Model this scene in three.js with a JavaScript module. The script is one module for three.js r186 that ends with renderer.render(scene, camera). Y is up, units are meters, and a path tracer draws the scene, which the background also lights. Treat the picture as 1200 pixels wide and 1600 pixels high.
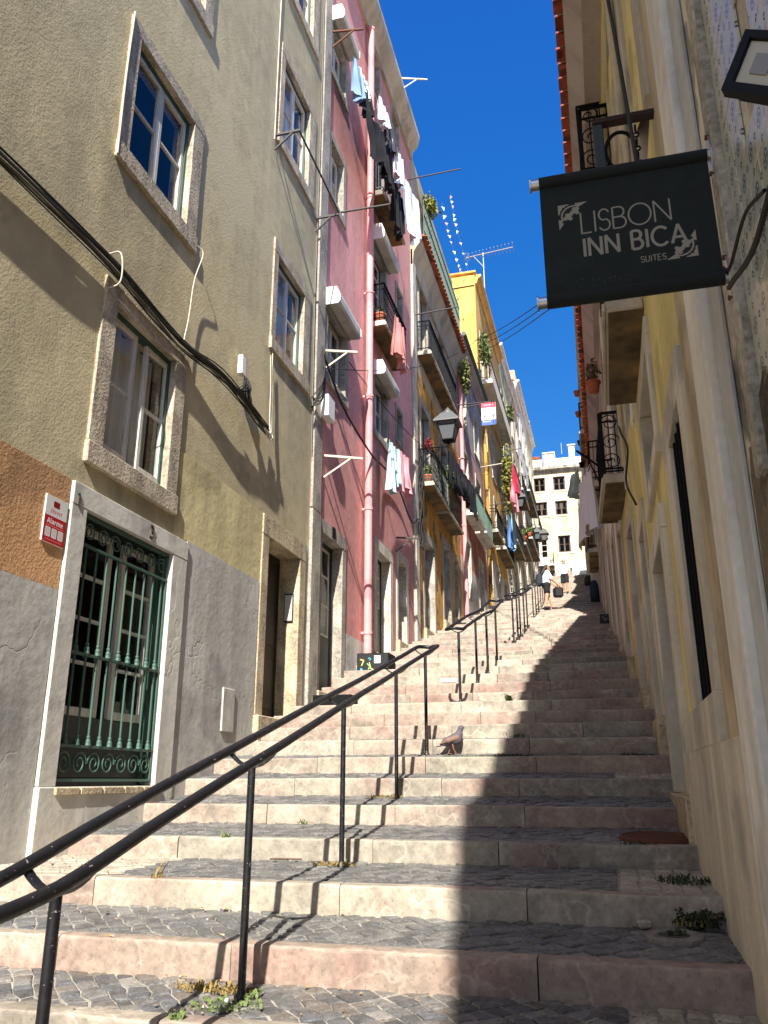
import * as THREE from 'three';
import { mergeGeometries } from 'three/addons/utils/BufferGeometryUtils.js';
import { MarchingCubes } from 'three/addons/objects/MarchingCubes.js';

// ------------------------------------------------------------------ camera, sky, sun, exposure
// x = across the street (right positive), y = up, z = -distance up the street; metres
const scene = new THREE.Scene();
const F_PX = 1290, PITCH = 18 * Math.PI / 180, YAW = 14.864 * Math.PI / 180;
const camera = new THREE.PerspectiveCamera(2 * Math.atan(800 / F_PX) * 180 / Math.PI, 0.75, 0.05, 1500);
camera.position.set(0, 0, 0);
camera.rotation.order = 'YXZ';
camera.rotation.set(PITCH, YAW, 0);
const renderer = new THREE.WebGLRenderer({ antialias: true });
renderer.setSize(768, 1024);
renderer.toneMapping = THREE.LinearToneMapping;
renderer.toneMappingExposure = 2.6;
renderer.shadowMap.enabled = true;

const sun = new THREE.DirectionalLight(new THREE.Color(1, 0.965, 0.905), 4.2);
sun.position.set(0.18 * 60, 60, 1.17 * 60);
sun.target.position.set(0, 5, -25);
sun.position.add(sun.target.position);
sun.castShadow = true;
sun.shadow.mapSize.set(4096, 4096);
Object.assign(sun.shadow.camera, { left: -45, right: 45, top: 45, bottom: -45, near: 1, far: 260 });
sun.shadow.bias = -0.0004;
scene.add(sun, sun.target);

function hash(n) { const x = Math.sin(n * 127.1 + 311.7) * 43758.5453; return x - Math.floor(x); }
function rng(seed) { let a = seed >>> 0; return () => { a |= 0; a = a + 0x6D2B79F5 | 0; let t = Math.imul(a ^ a >>> 15, 1 | a); t = t + Math.imul(t ^ t >>> 7, 61 | t) ^ t; return ((t ^ t >>> 14) >>> 0) / 4294967296; }; }

// clear sky: deep blue overhead, paler to the horizon and round the sun's side, a few thin clouds low down
{
  const W = 1024, H = 512, d = new Float32Array(W * H * 4);
  const sd = new THREE.Vector3(0.18, 1, 1.17).normalize();
  const cf = fbm(512, 8, 5, 77);
  for (let j = 0; j < H; j++) for (let i = 0; i < W; i++) {
    const el = ((j + 0.5) / H - 0.5) * Math.PI, az = ((i + 0.5) / W - 0.5) * 2 * Math.PI;
    const y = Math.sin(el), c = Math.cos(el), x = c * Math.cos(az), z = c * Math.sin(az);
    const e = Math.max(0, y), t = Math.pow(1 - e, 2.2);
    let r = 0.006 + 0.085 * t * t, g = 0.050 + 0.150 * t, b = 0.225 + 0.23 * t;
    const ca = Math.max(0, x * sd.x + y * sd.y + z * sd.z), glow = Math.pow(ca, 6) * 0.35 + Math.pow(ca, 40) * 0.6;
    r += glow * 0.8; g += glow * 0.85; b += glow * 0.9;
    const hz = Math.pow(1 - e, 9); r += 0.16 * hz; g += 0.16 * hz; b += 0.1 * hz;
    const n = cf[(j % 512) * 512 + (i % 512)];
    const cl = Math.max(0, n - 0.5) * 2.6 * Math.max(0, 1 - Math.abs(e - 0.40) / 0.12);
    r += cl * (0.30 - r) * 0.7; g += cl * (0.34 - g) * 0.7; b += cl * (0.42 - b) * 0.7;
    if (y < 0) { r = 0.16; g = 0.15; b = 0.13; }
    const k = (j * W + i) * 4; d[k] = r; d[k + 1] = g; d[k + 2] = b; d[k + 3] = 1;
  }
  const sky = new THREE.DataTexture(d, W, H, THREE.RGBAFormat, THREE.FloatType);
  sky.mapping = THREE.EquirectangularReflectionMapping; sky.magFilter = THREE.LinearFilter; sky.minFilter = THREE.LinearFilter;
  sky.needsUpdate = true;
  scene.background = sky; scene.environment = sky;
}

// ------------------------------------------------------------------ noise and textures
function noiseLayer(N, cx, cy, seed) {
  const g = new Float32Array(cx * cy), R = rng(seed * 7919 + 13);
  for (let i = 0; i < g.length; i++) g[i] = R();
  const o = new Float32Array(N * N);
  for (let j = 0; j < N; j++) {
    const v = j / N * cy, y0 = Math.floor(v), fy = v - y0, sy = fy * fy * (3 - 2 * fy), r0 = (y0 % cy) * cx, r1 = ((y0 + 1) % cy) * cx;
    for (let i = 0; i < N; i++) {
      const u = i / N * cx, x0 = Math.floor(u), fx = u - x0, sx = fx * fx * (3 - 2 * fx), a = x0 % cx, b = (x0 + 1) % cx;
      const p = g[r0 + a] + (g[r0 + b] - g[r0 + a]) * sx, q = g[r1 + a] + (g[r1 + b] - g[r1 + a]) * sx;
      o[j * N + i] = p + (q - p) * sy;
    }
  }
  return o;
}
function fbm2(N, cx, cy, oct, seed, gain = 0.5) {
  const o = new Float32Array(N * N); let amp = 1, tot = 0;
  for (let k = 0; k < oct; k++) {
    if (cx > N / 1.5 || cy > N / 1.5) break;
    const l = noiseLayer(N, cx, cy, seed + k * 31); for (let i = 0; i < o.length; i++) o[i] += l[i] * amp;
    tot += amp; amp *= gain; cx *= 2; cy *= 2;
  }
  for (let i = 0; i < o.length; i++) o[i] /= tot;
  return o;
}
function fbm(N, c, oct, seed, gain) { return fbm2(N, c, c, oct, seed, gain); }
const clamp = (x, a = 0, b = 1) => Math.min(b, Math.max(a, x));
const sstep = (a, b, x) => { const t = clamp((x - a) / (b - a)); return t * t * (3 - 2 * t); };
const mix = (a, b, t) => a + (b - a) * t;
function makeTex(N, metres, fn, srgb) {
  const d = new Uint8Array(N * N * 4);
  for (let i = 0; i < N * N; i++) { const c = fn(i, i % N, (i / N) | 0); const k = i * 4; if (typeof c === 'number') { d[k] = d[k + 1] = d[k + 2] = clamp(c) * 255; } else { d[k] = clamp(c[0]) * 255; d[k + 1] = clamp(c[1]) * 255; d[k + 2] = clamp(c[2]) * 255; } d[k + 3] = 255; }
  const t = new THREE.DataTexture(d, N, N, THREE.RGBAFormat);
  t.wrapS = t.wrapT = THREE.RepeatWrapping; t.magFilter = THREE.LinearFilter; t.minFilter = THREE.LinearMipmapLinearFilter; t.generateMipmaps = true;
  if (srgb) t.colorSpace = THREE.SRGBColorSpace;
  t.repeat.set(1 / metres, 1 / metres); t.needsUpdate = true; return t;
}
const TX = {};
{ // plaster: stains and rain streaks (grey factor), rough float finish (bump), old cracked plaster (bump)
  const N = 1024, a = fbm(N, 5, 6, 3), b = fbm2(N, 40, 3, 4, 9), c = fbm(N, 170, 2, 21), e = fbm(N, 11, 4, 33);
  TX.plaster = makeTex(N, 6.3, i => { const s = 0.93 + 0.28 * (a[i] - 0.5) + 0.22 * (b[i] - 0.5) + 0.08 * (c[i] - 0.5) - 0.12 * sstep(0.58, 0.72, e[i]) * (0.5 + a[i]); return [s * 1.0, s * 0.995, s * (0.975 + 0.04 * (e[i] - 0.5))]; }, true);
  TX.worn = makeTex(N, 3.7, i => { const s = 0.9 + 0.45 * (a[i] - 0.5) + 0.32 * (b[i] - 0.5) + 0.2 * (c[i] - 0.5) - 0.34 * sstep(0.55, 0.66, e[i]); return [s, s * 0.985, s * 0.95]; }, true);
  const f1 = fbm(N, 70, 4, 41, 0.62), f2 = fbm(N, 4, 3, 43), cr = fbm(N, 7, 5, 51), cm = fbm(N, 3, 2, 53);
  TX.stucco = makeTex(N, 1.4, i => 0.70 * f1[i] + 0.3 * f2[i]);
  const g1 = fbm(N, 26, 5, 61, 0.55);
  TX.oldplaster = makeTex(N, 4.6, i => { const cd = Math.abs(cr[i] - 0.5); return 0.30 * g1[i] + 0.25 * f1[i] + 0.42 * f2[i] - 0.12 * sstep(0.010, 0, cd) * sstep(0.5, 0.65, cm[i]) + 0.10 * sstep(0.50, 0.515, cr[i]) * sstep(0.5, 0.58, cm[i]); });
}
{ // pitted limestone of the surrounds
  const N = 512, a = fbm(N, 6, 5, 103), b = fbm(N, 60, 3, 107, 0.6), p = fbm(N, 90, 2, 109), st = fbm2(N, 22, 4, 3, 113);
  TX.stone = makeTex(N, 1.3, i => { const s = 0.9 + 0.38 * (a[i] - 0.5) + 0.36 * (b[i] - 0.5) + 0.24 * (st[i] - 0.5) - 0.10 * sstep(0.66, 0.8, p[i]); return [s, s * 0.975, s * 0.93]; }, true);
  TX.stoneB = makeTex(N, 1.3, i => 0.5 * b[i] + 0.3 * a[i] - 0.2 * sstep(0.6, 0.75, p[i]) + 0.2);
}
{ // rosy limestone of the steps
  const N = 1024, a = fbm(N, 5, 6, 203, 0.55), b = fbm(N, 9, 5, 207, 0.6), c = fbm(N, 60, 4, 211, 0.65), v = fbm(N, 6, 5, 217), sp = fbm(N, 150, 2, 223), g2 = fbm(N, 4, 6, 229, 0.6);
  TX.lioz = makeTex(N, 2.3, i => {
    const gs = sstep(0.55, 0.7, g2[i]) * (0.4 + 0.6 * b[i]), m = sstep(0.42, 0.7, a[i]), k = (1 - 0.20 * gs) * 0.87 + 0.34 * (b[i] - 0.5) + 0.30 * (c[i] - 0.5), ve = sstep(0.02, 0, Math.abs(v[i] - 0.5)) * 0.10, d = sstep(0.68, 0.82, sp[i]) * 0.06;
    return [k * mix(0.86, 0.83, m) + ve - d, k * mix(0.825, 0.735, m) + ve - d, k * mix(0.765, 0.69, m) + ve - d];
  }, true);
  TX.liozB = makeTex(N, 2.3, i => 0.55 * c[i] + 0.3 * b[i] + 0.15 * (1 - sstep(0.7, 0.8, sp[i])));
}
{ // basalt setts, mortar, iron, generic grain
  const N = 512, a = fbm(N, 10, 5, 303), b = fbm(N, 70, 3, 307, 0.6), w = fbm2(N, 60, 3, 4, 311);
  TX.sett = makeTex(N, 0.9, i => { const s = 0.88 + 0.4 * (a[i] - 0.5) + 0.4 * (b[i] - 0.5); return [s, s * 0.99, s * 0.975]; }, true);
  TX.settB = makeTex(N, 0.9, i => 0.6 * b[i] + 0.4 * a[i]);
  TX.wood = makeTex(N, 0.8, i => { const s = 0.92 + 0.3 * (w[i] - 0.5) + 0.15 * (b[i] - 0.5); return [s, s * 0.985, s * 0.96]; }, true);
  TX.woodB = makeTex(N, 0.8, i => w[i]);
  const r1 = fbm(N, 14, 5, 331, 0.6);
  TX.iron = makeTex(N, 0.5, i => { const t = sstep(0.62, 0.74, r1[i]); return [mix(0.8, 0.95, t), mix(0.8, 0.62, t), mix(0.8, 0.45, t)]; }, true);
  TX.ironR = makeTex(N, 0.5, i => 0.35 + 0.6 * r1[i]);
  const ch = fbm(N, 34, 4, 351, 0.62), c2 = fbm(N, 4, 3, 353);
  TX.chips = makeTex(N, 0.45, i => { const k = sstep(0.755, 0.785, ch[i] + 0.10 * (c2[i] - 0.5)), d = 0.055 + 0.05 * r1[i]; return [mix(d, 0.5, k), mix(d * 0.97, 0.46, k), mix(d, 0.43, k)]; }, true);
  const u1 = fbm(N, 5, 6, 341, 0.6), u2 = fbm2(N, 4, 30, 4, 347);
  TX.damp = makeTex(N, 1.7, i => { const s = 0.72 + 1.0 * (u1[i] - 0.5), k = sstep(0.48, 0.62, u1[i]); return [s * 1.0, s * mix(0.97, 0.9, k), s * mix(0.92, 0.74, k)]; }, true);
  TX.cloth = makeTex(256, 0.02, (i, x, y) => 0.5 + 0.25 * Math.sin(x / 256 * Math.PI * 16) + 0.25 * Math.sin(y / 256 * Math.PI * 16));
}
// wear of one whole facade: broad weathering, repaired patches, drips under the sills (t0, u0 and size in metres)
function facadeTex(t0, u0, size, sills, seed, tint) {
  const N = 1024, a = fbm(N, 4, 7, seed), b = fbm2(N, 110, 6, 4, seed + 5), c = fbm(N, 9, 6, seed + 9, 0.6), d = fbm(N, 200, 2, seed + 13), w = fbm(N, 30, 3, seed + 17), px = size / N;
  const t = makeTex(N, size, (i, x, y) => {
    const T = t0 + x * px, U = u0 + y * px; let s = 0.93 + 0.26 * (a[i] - 0.5) + 0.10 * (b[i] - 0.5) + 0.10 * (d[i] - 0.5);
    const patch = sstep(0.575, 0.583, c[i]), dark = sstep(0.40, 0.385, c[i]); s += 0.05 * patch - 0.045 * dark;
    for (const [p, q, v] of sills) { if (T < p - 0.15 || T > q + 0.15 || U > v) continue; const f = v - U, e = Math.exp(-f / 0.9) * (0.35 + 0.65 * b[i]) * sstep(0.16, 0, Math.max(p - T, T - q)) ; s -= 0.16 * e * sstep(0.35, 0.6, b[i]) + 0.03 * e; }
    s -= 0.07 * sstep(0.62, 0.75, w[i]) * a[i];
    return [s * (1 + tint[0] * (a[i] - 0.5)), s * (1 + tint[1] * (a[i] - 0.5)), s * (1 + tint[2] * (a[i] - 0.5))];
  }, true);
  t.offset.set(-t0 / size, -u0 / size); return t;
}
TX.oliveFacade = facadeTex(-9, -4.2, 21.8, [[5.8, 7.5, 2.67], [5.75, 7.45, 5.87], [5.75, 7.45, 9.1], [9.7, 11.4, 5.87], [9.6, 11.4, 9.43], [9.6, 11.4, 12.7], [2, 3.6, 9.1]], 801, [0.05, 0.02, -0.06]);
TX.pinkFacade = facadeTex(11, -0.5, 18.2, [[12.1, 13.5, 6.6], [12, 13.2, 10.3], [12, 13.2, 13.3], [15.2, 16.6, 6.9], [17.2, 18, 7.5], [17.2, 18, 10.9], [14.9, 17, 9.2], [14.8, 16.8, 12.5], [14.8, 15.9, 15.6]], 901, [-0.03, 0.06, 0.06]);
const lin = (h) => new THREE.Color(h);          // CSS colours are sRGB
function mat(color, o = {}) {
  const { map, bump, bs = 0.003, rough = 0.9, metal = 0, ...rest } = o;
  const m = new THREE.MeshPhysicalMaterial({ color: lin(color), roughness: rough, metalness: metal, ...rest });
  if (map) m.map = map; if (bump) { m.bumpMap = bump; m.bumpScale = bs; } return m;
}
const plaster = (c, bs = 0.006, map = TX.plaster) => mat(c, { map, bump: TX.stucco, bs, rough: 0.95 });
const M = {
  olive: mat('#cfc098', { map: TX.oliveFacade, bump: TX.stucco, bs: 0.0034, rough: 0.97 }),
  oliveLight: mat('#d3c596', { map: TX.plaster, bump: TX.oldplaster, bs: 0.012, rough: 0.97 }),
  orange: mat('#cf9f72', { map: TX.plaster, bump: TX.stucco, bs: 0.006, rough: 0.97 }),
  greyDado: mat('#bdbab6', { map: TX.plaster, bump: TX.oldplaster, bs: 0.012, rough: 0.95 }),
  greyPaint: mat('#cfcbc3', { map: TX.plaster, bump: TX.oldplaster, bs: 0.01, rough: 0.9 }),
  pink: mat('#e9a69c', { map: TX.pinkFacade, bump: TX.oldplaster, bs: 0.008, rough: 0.93 }),
  pinkPipe: mat('#eba3a4', { map: TX.plaster, rough: 0.6 }),
  ochre: plaster('#cf9a45', 0.008, TX.worn), beige: plaster('#c6b59a', 0.008), lilac: plaster('#cf9f98', 0.006), lilacGrey: plaster('#b9aaa4', 0.006),
  rose: plaster('#c07a68', 0.006), yellow: plaster('#e6b763', 0.006), cream: plaster('#dfd4ae', 0.006), greenish: plaster('#d2d3a8', 0.006, TX.worn), white: plaster('#efece4', 0.006),
  peach: plaster('#ecc9a0', 0.006), greyWall: plaster('#a9a59c', 0.01, TX.worn),
  yellowR: mat('#ead792', { map: TX.plaster, bump: TX.oldplaster, bs: 0.006, rough: 0.95 }), beigeR: mat('#d2bf9f', { map: TX.plaster, bump: TX.oldplaster, bs: 0.006 }),
  whiteR: mat('#f0ebe4', { map: TX.plaster, bump: TX.oldplaster, bs: 0.004 }), greyR: mat('#d2d2d3', { map: TX.plaster, bump: TX.oldplaster, bs: 0.006 }),
  peel: mat('#d9d3c6', { map: TX.worn, bump: TX.oldplaster, bs: 0.03 }), rubble: mat('#8f7f69', { map: TX.worn, bump: TX.stucco, bs: 0.04 }),
  brownR: mat('#a5917c', { map: TX.worn, bump: TX.oldplaster, bs: 0.01 }),
  stone: mat('#cdc2b0', { map: TX.stone, bump: TX.stoneB, bs: 0.006 }), stoneWarm: mat('#cdbfa4', { map: TX.stone, bump: TX.stoneB, bs: 0.008 }),
  stoneGrey: mat('#b9b4ab', { map: TX.stone, bump: TX.stoneB, bs: 0.005 }), stoneWhite: mat('#e0dace', { map: TX.stone, bump: TX.stoneB, bs: 0.003 }),
  travertine: mat('#ddd2c1', { map: TX.plaster, bump: TX.stoneB, bs: 0.004 }), stoneShade: mat('#cdbfae', { map: TX.plaster, bump: TX.stoneB, bs: 0.003 }),
  slab: mat('#cfc6b6', { map: TX.worn, bump: TX.stoneB, bs: 0.004 }), damp: mat('#a08a66', { map: TX.damp, bump: TX.stoneB, bs: 0.004 }), slabWhite: mat('#e6e0d5', { map: TX.plaster }),
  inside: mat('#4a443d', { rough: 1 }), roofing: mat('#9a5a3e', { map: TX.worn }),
  whiteWood: mat('#dcd8cf', { map: TX.wood, bump: TX.woodB, bs: 0.001, rough: 0.55 }), greenWood: mat('#2f5348', { map: TX.wood, bump: TX.woodB, bs: 0.001, rough: 0.5 }),
  darkGreen: mat('#1d2b26', { map: TX.wood, bump: TX.woodB, bs: 0.001, rough: 0.5 }), darkWood: mat('#2a2119', { map: TX.wood, bump: TX.woodB, bs: 0.002, rough: 0.6 }),
  greyWood: mat('#8b8a84', { map: TX.wood, rough: 0.6 }), brownWood: mat('#5d4630', { map: TX.wood, rough: 0.6 }),
  greenIron: mat('#4f7564', { map: TX.iron, rough: 0.6 }), blackIron: mat('#131313', { map: TX.iron, rough: 0.8, specularIntensity: 0.5 }), railPaint: mat('#ffffff', { map: TX.chips, bump: TX.ironR, bs: 0.0012, roughnessMap: TX.ironR, rough: 0.7 }),
  greyIron: mat('#6f7473', { map: TX.iron, rough: 0.5 }), rustIron: mat('#7a4a30', { map: TX.iron, rough: 0.8 }), bareIron: mat('#4b4641', { map: TX.iron, rough: 0.6 }), steel: mat('#b9b5ae', { rough: 0.3, metal: 1 }), zinc: mat('#c6c9c8', { map: TX.iron, rough: 0.4, metal: 0.3 }),
  alu: mat('#cbc8bd', { map: TX.plaster, rough: 0.6 }), whitePlastic: mat('#e8e6e0', { rough: 0.45 }), blackPlastic: mat('#101010', { rough: 0.8, specularIntensity: 0.4 }), cable: mat('#2a2622', { rough: 0.7 }), cableLight: mat('#c9c0ab', { rough: 0.7 }), cableGrey: mat('#77716a', { rough: 0.7 }),
  tile: mat('#b5573a', { map: TX.worn, bump: TX.stoneB, bs: 0.003 }), clay: mat('#b0603f', { rough: 0.85 }),
  glass: new THREE.MeshPhysicalMaterial({ color: 0xffffff, roughness: 0.03, transmission: 1, thickness: 0, ior: 1.25, specularIntensity: 0.6 }),
  leaf: mat('#62713c', { rough: 0.7, side: THREE.DoubleSide }), leafDry: mat('#8a7442', { rough: 0.9, side: THREE.DoubleSide }), leafDark: mat('#3a4324', { rough: 0.7, side: THREE.DoubleSide }),
  curtain: mat('#d5d2c8', { rough: 1, side: THREE.DoubleSide }),
};
// ------------------------------------------------------------------ builders
const V = (r, u, s) => new THREE.Vector3(r, u, -s);
// a facade: t runs up the street, u is height, n stands out of the wall; R(t) is the wall's place across the street
const LF = { R: () => -4.3, sg: 1, pt: (t, u, n) => V(-4.3 + n, u, t) };
const rw = [[-30, 0.55], [10, 0.55], [13, 0.42], [20, 0.23], [35, 0], [60, -0.72], [90, -1.5]];
const RWALL = t => { for (let i = 1; i < rw.length; i++) if (t <= rw[i][0]) { const [a, b] = [rw[i - 1], rw[i]]; return a[1] + (b[1] - a[1]) * (t - a[0]) / (b[0] - a[0]); } return -1.5; };
const RF = { R: RWALL, sg: -1, pt: (t, u, n) => V(RWALL(t) - n, u, t) };
const facing = (s0) => ({ R: () => 0, sg: 1, cross: true, pt: (t, u, n) => V(t, u, s0 - n) });   // a wall across the street; t is then x
// sight line of a point of the photograph, met with a real plane
function sight(px, py) {
  const X = px - 600, Y = py - 800, cp = Math.cos(PITCH), sp = Math.sin(PITCH), ct = Math.cos(YAW), st = Math.sin(YAW);
  const up = F_PX * sp - Y * cp, fw = F_PX * cp + Y * sp; return [-fw * st + X * ct, up, fw * ct + X * st];
}
function onL(px, py, n = 0) { const v = sight(px, py), k = (-4.3 + n) / v[0]; return [v[2] * k, v[1] * k]; }         // -> [t, u]
function onR(px, py, n = 0) { const v = sight(px, py), q = v[0] / v[2]; let a = 0.5, b = 200; for (let i = 0; i < 60; i++) { const m = (a + b) / 2; if (RWALL(m) - n > q * m) a = m; else b = m; } return [a, v[1] / v[2] * a]; }
function onS(px, py, s) { const v = sight(px, py), k = s / v[2]; return [v[0] * k, v[1] * k]; }                       // -> [x, u]

function chamferBox(x0, x1, y0, y1, z0, z1, c) {
  const C = [(x0 + x1) / 2, (y0 + y1) / 2, (z0 + z1) / 2], out = [];
  const poly = (ps) => {
    const a = ps[0], b = ps[1], d = ps[2], ux = b[0] - a[0], uy = b[1] - a[1], uz = b[2] - a[2], vx = d[0] - a[0], vy = d[1] - a[1], vz = d[2] - a[2];
    const n = [uy * vz - uz * vy, uz * vx - ux * vz, ux * vy - uy * vx]; const q = [0, 0, 0]; for (const p of ps) for (let i = 0; i < 3; i++) q[i] += p[i] / ps.length - C[i] / ps.length;
    if (n[0] * q[0] + n[1] * q[1] + n[2] * q[2] < 0) ps = ps.slice().reverse();
    for (let i = 2; i < ps.length; i++) out.push(...ps[0], ...ps[i - 1], ...ps[i]);
  };
  const P = [[x0, x1], [y0, y1], [z0, z1]];
  if (!c) {
    for (let ax = 0; ax < 3; ax++) for (let sd = 0; sd < 2; sd++) { const b = (ax + 1) % 3, d = (ax + 2) % 3; poly([[0, 0], [1, 0], [1, 1], [0, 1]].map(([i, j]) => { const p = []; p[ax] = P[ax][sd]; p[b] = P[b][i]; p[d] = P[d][j]; return p; })); }
    return out;
  }
  const pt = (ax, k) => k.map((s, i) => P[i][s] + (i === ax ? 0 : (s ? -c : c)));
  for (let ax = 0; ax < 3; ax++) for (let sd = 0; sd < 2; sd++) { const b = (ax + 1) % 3, d = (ax + 2) % 3; poly([[0, 0], [1, 0], [1, 1], [0, 1]].map(([i, j]) => { const k = []; k[ax] = sd; k[b] = i; k[d] = j; return pt(ax, k); })); }
  for (let ax = 0; ax < 3; ax++) { const b = (ax + 1) % 3, d = (ax + 2) % 3; for (let i = 0; i < 2; i++) for (let j = 0; j < 2; j++) { const k0 = [], k1 = []; k0[ax] = 0; k1[ax] = 1; k0[b] = k1[b] = i; k0[d] = k1[d] = j; poly([pt(b, k0), pt(b, k1), pt(d, k1), pt(d, k0)]); } }
  for (let i = 0; i < 8; i++) { const k = [i & 1, (i >> 1) & 1, (i >> 2) & 1]; poly([pt(0, k), pt(1, k), pt(2, k)]); }
  return out;
}
function geoFrom(arr) { const g = new THREE.BufferGeometry(); g.setAttribute('position', new THREE.Float32BufferAttribute(arr, 3)); g.computeVertexNormals(); return g; }
function mapArr(arr, F) {
  const o = new Array(arr.length);
  for (let i = 0; i < arr.length; i += 9) {
    const q = []; for (let k = 0; k < 3; k++) q.push(F.pt(arr[i + k * 3], arr[i + k * 3 + 1], arr[i + k * 3 + 2]));
    if (F.sg < 0) q.reverse();
    for (let k = 0; k < 3; k++) { o[i + k * 3] = q[k].x; o[i + k * 3 + 1] = q[k].y; o[i + k * 3 + 2] = q[k].z; }
  }
  return o;
}
function metricUV(g) {
  const p = g.attributes.position, n = g.attributes.normal, uv = new Float32Array(p.count * 2);
  for (let i = 0; i < p.count; i += 3) {
    let nx = 0, ny = 0, nz = 0; for (let k = 0; k < 3; k++) { nx += n.getX(i + k); ny += n.getY(i + k); nz += n.getZ(i + k); }
    nx = Math.abs(nx); ny = Math.abs(ny); nz = Math.abs(nz);
    for (let k = 0; k < 3; k++) { const x = p.getX(i + k), y = p.getY(i + k), z = p.getZ(i + k), j = (i + k) * 2; if (nx >= ny && nx >= nz) { uv[j] = -z; uv[j + 1] = y; } else if (ny >= nz) { uv[j] = x; uv[j + 1] = -z; } else { uv[j] = x; uv[j + 1] = y; } }
  }
  g.setAttribute('uv', new THREE.BufferAttribute(uv, 2));
}
const rect = (a, b, c, d) => [[a, c], [b, c], [b, d], [a, d]];
class MB {
  constructor() { this.g = []; }
  push(geo) { let q = geo.index ? geo.toNonIndexed() : geo; if (!q.attributes.normal) q.computeVertexNormals(); for (const k of Object.keys(q.attributes)) if (!['position', 'normal'].includes(k)) q.deleteAttribute(k); this.g.push(q); return this; }
  box(r0, r1, u0, u1, s0, s1, c = 0) { return this.push(geoFrom(chamferBox(r0, r1, u0, u1, -s1, -s0, c))); }
  fbox(F, t0, t1, u0, u1, n0, n1, c = 0) { return this.push(geoFrom(mapArr(chamferBox(t0, t1, u0, u1, n0, n1, c), F))); }
  plate(F, outer, holes, n0, n1) {                     // polygon in (t, u) with holes, from n0 to n1
    const sh = new THREE.Shape(outer.map(p => new THREE.Vector2(...p))); for (const h of holes) sh.holes.push(new THREE.Path(h.map(p => new THREE.Vector2(...p))));
    const e = new THREE.ExtrudeGeometry(sh, { depth: n1 - n0, bevelEnabled: false }), q = e.index ? e.toNonIndexed() : e, a = Array.from(q.attributes.position.array);
    for (let i = 2; i < a.length; i += 3) a[i] += n0;
    return this.push(geoFrom(mapArr(a, F)));
  }
  prof(F, t0, t1, pts) {                                // profile in (n, u) drawn along t
    const sh = new THREE.Shape(pts.map(p => new THREE.Vector2(...p))), e = new THREE.ExtrudeGeometry(sh, { depth: t1 - t0, bevelEnabled: false }), q = e.index ? e.toNonIndexed() : e, b = q.attributes.position.array, a = [];
    for (let i = 0; i < b.length; i += 9) for (const k of [0, 2, 1]) a.push(t0 + b[i + k * 3 + 2], b[i + k * 3 + 1], b[i + k * 3]);
    return this.push(geoFrom(mapArr(a, F)));
  }
  rod(a, b, r, seg = 8, r2 = r) { const d = b.clone().sub(a), L = d.length(), g = new THREE.CylinderGeometry(r2, r, L, seg); g.applyQuaternion(new THREE.Quaternion().setFromUnitVectors(new THREE.Vector3(0, 1, 0), d.normalize())); const m = a.clone().add(b).multiplyScalar(0.5); g.translate(m.x, m.y, m.z); return this.push(g); }
  bar(a, b, w, h) {                                     // flat bar
    const d = b.clone().sub(a), L = d.length(); d.normalize(); const up = Math.abs(d.y) > 0.95 ? new THREE.Vector3(1, 0, 0) : new THREE.Vector3(0, 1, 0), x = new THREE.Vector3().crossVectors(up, d).normalize(), y = new THREE.Vector3().crossVectors(d, x);
    const g = geoFrom(chamferBox(-w / 2, w / 2, -h / 2, h / 2, -L / 2, L / 2, 0)); g.applyMatrix4(new THREE.Matrix4().makeBasis(x, y, d)); const m = a.clone().add(b).multiplyScalar(0.5); g.translate(m.x, m.y, m.z); return this.push(g);
  }
  tube(pts, r, n = 24, seg = 6, closed = false, ten = 0.5) { return this.push(new THREE.TubeGeometry(new THREE.CatmullRomCurve3(pts, closed, 'catmullrom', ten), n, r, seg, closed)); }
  lathe(prof, at, seg = 16) { const g = new THREE.LatheGeometry(prof.map(p => new THREE.Vector2(...p)), seg); g.translate(at.x, at.y, at.z); return this.push(g); }
  ball(at, r, w = 8, h = 6, sc) { const g = new THREE.SphereGeometry(r, w, h); if (sc) g.scale(...sc); g.translate(at.x, at.y, at.z); return this.push(g); }
  tri(a, b, c) { return this.push(geoFrom([...a.toArray(), ...b.toArray(), ...c.toArray()])); }
  quad(a, b, c, d) { return this.push(geoFrom([...a.toArray(), ...b.toArray(), ...c.toArray(), ...a.toArray(), ...c.toArray(), ...d.toArray()])); }
  geo() { const g = this.g.length > 1 ? mergeGeometries(this.g) : this.g[0]; metricUV(g); return g; }
}
const names = {};
function numbered(n) { names[n] = (names[n] || 0) + 1; return names[n] === 1 ? n : n + '_' + String(names[n] - 1).padStart(3, '0'); }
function tag(o, label, category, group) { if (label) o.userData.label = label; if (category) o.userData.category = category; if (group) o.userData.group = group; return o; }
function thing(name, label, category, p, group) { const o = new THREE.Group(); o.name = numbered(name); o.position.copy(p); scene.add(o); return tag(o, label, category, group); }
function rootOf(o) { while (o.parent && o.parent !== scene) o = o.parent; return o; }
function part(name, mb, m, parent, label) {
  const g = mb instanceof MB ? mb.geo() : mb, p = rootOf(parent).position; g.translate(-p.x, -p.y, -p.z);
  const o = new THREE.Mesh(g, m); o.name = name; o.castShadow = o.receiveShadow = true; parent.add(o); if (label) o.userData.label = label; return o;
}
function whole(name, label, category, mb, m, p, group) {   // a thing that is one mesh
  const g = mb instanceof MB ? mb.geo() : mb; g.translate(-p.x, -p.y, -p.z); const o = new THREE.Mesh(g, m); o.name = numbered(name); o.position.copy(p); o.castShadow = o.receiveShadow = true; scene.add(o); return tag(o, label, category, group);
}
function structure(name, mb, m) { const o = new THREE.Mesh(mb.geo ? mb.geo() : mb, m); o.name = numbered(name); o.userData.kind = 'structure'; o.castShadow = o.receiveShadow = true; scene.add(o); return o; }
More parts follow.
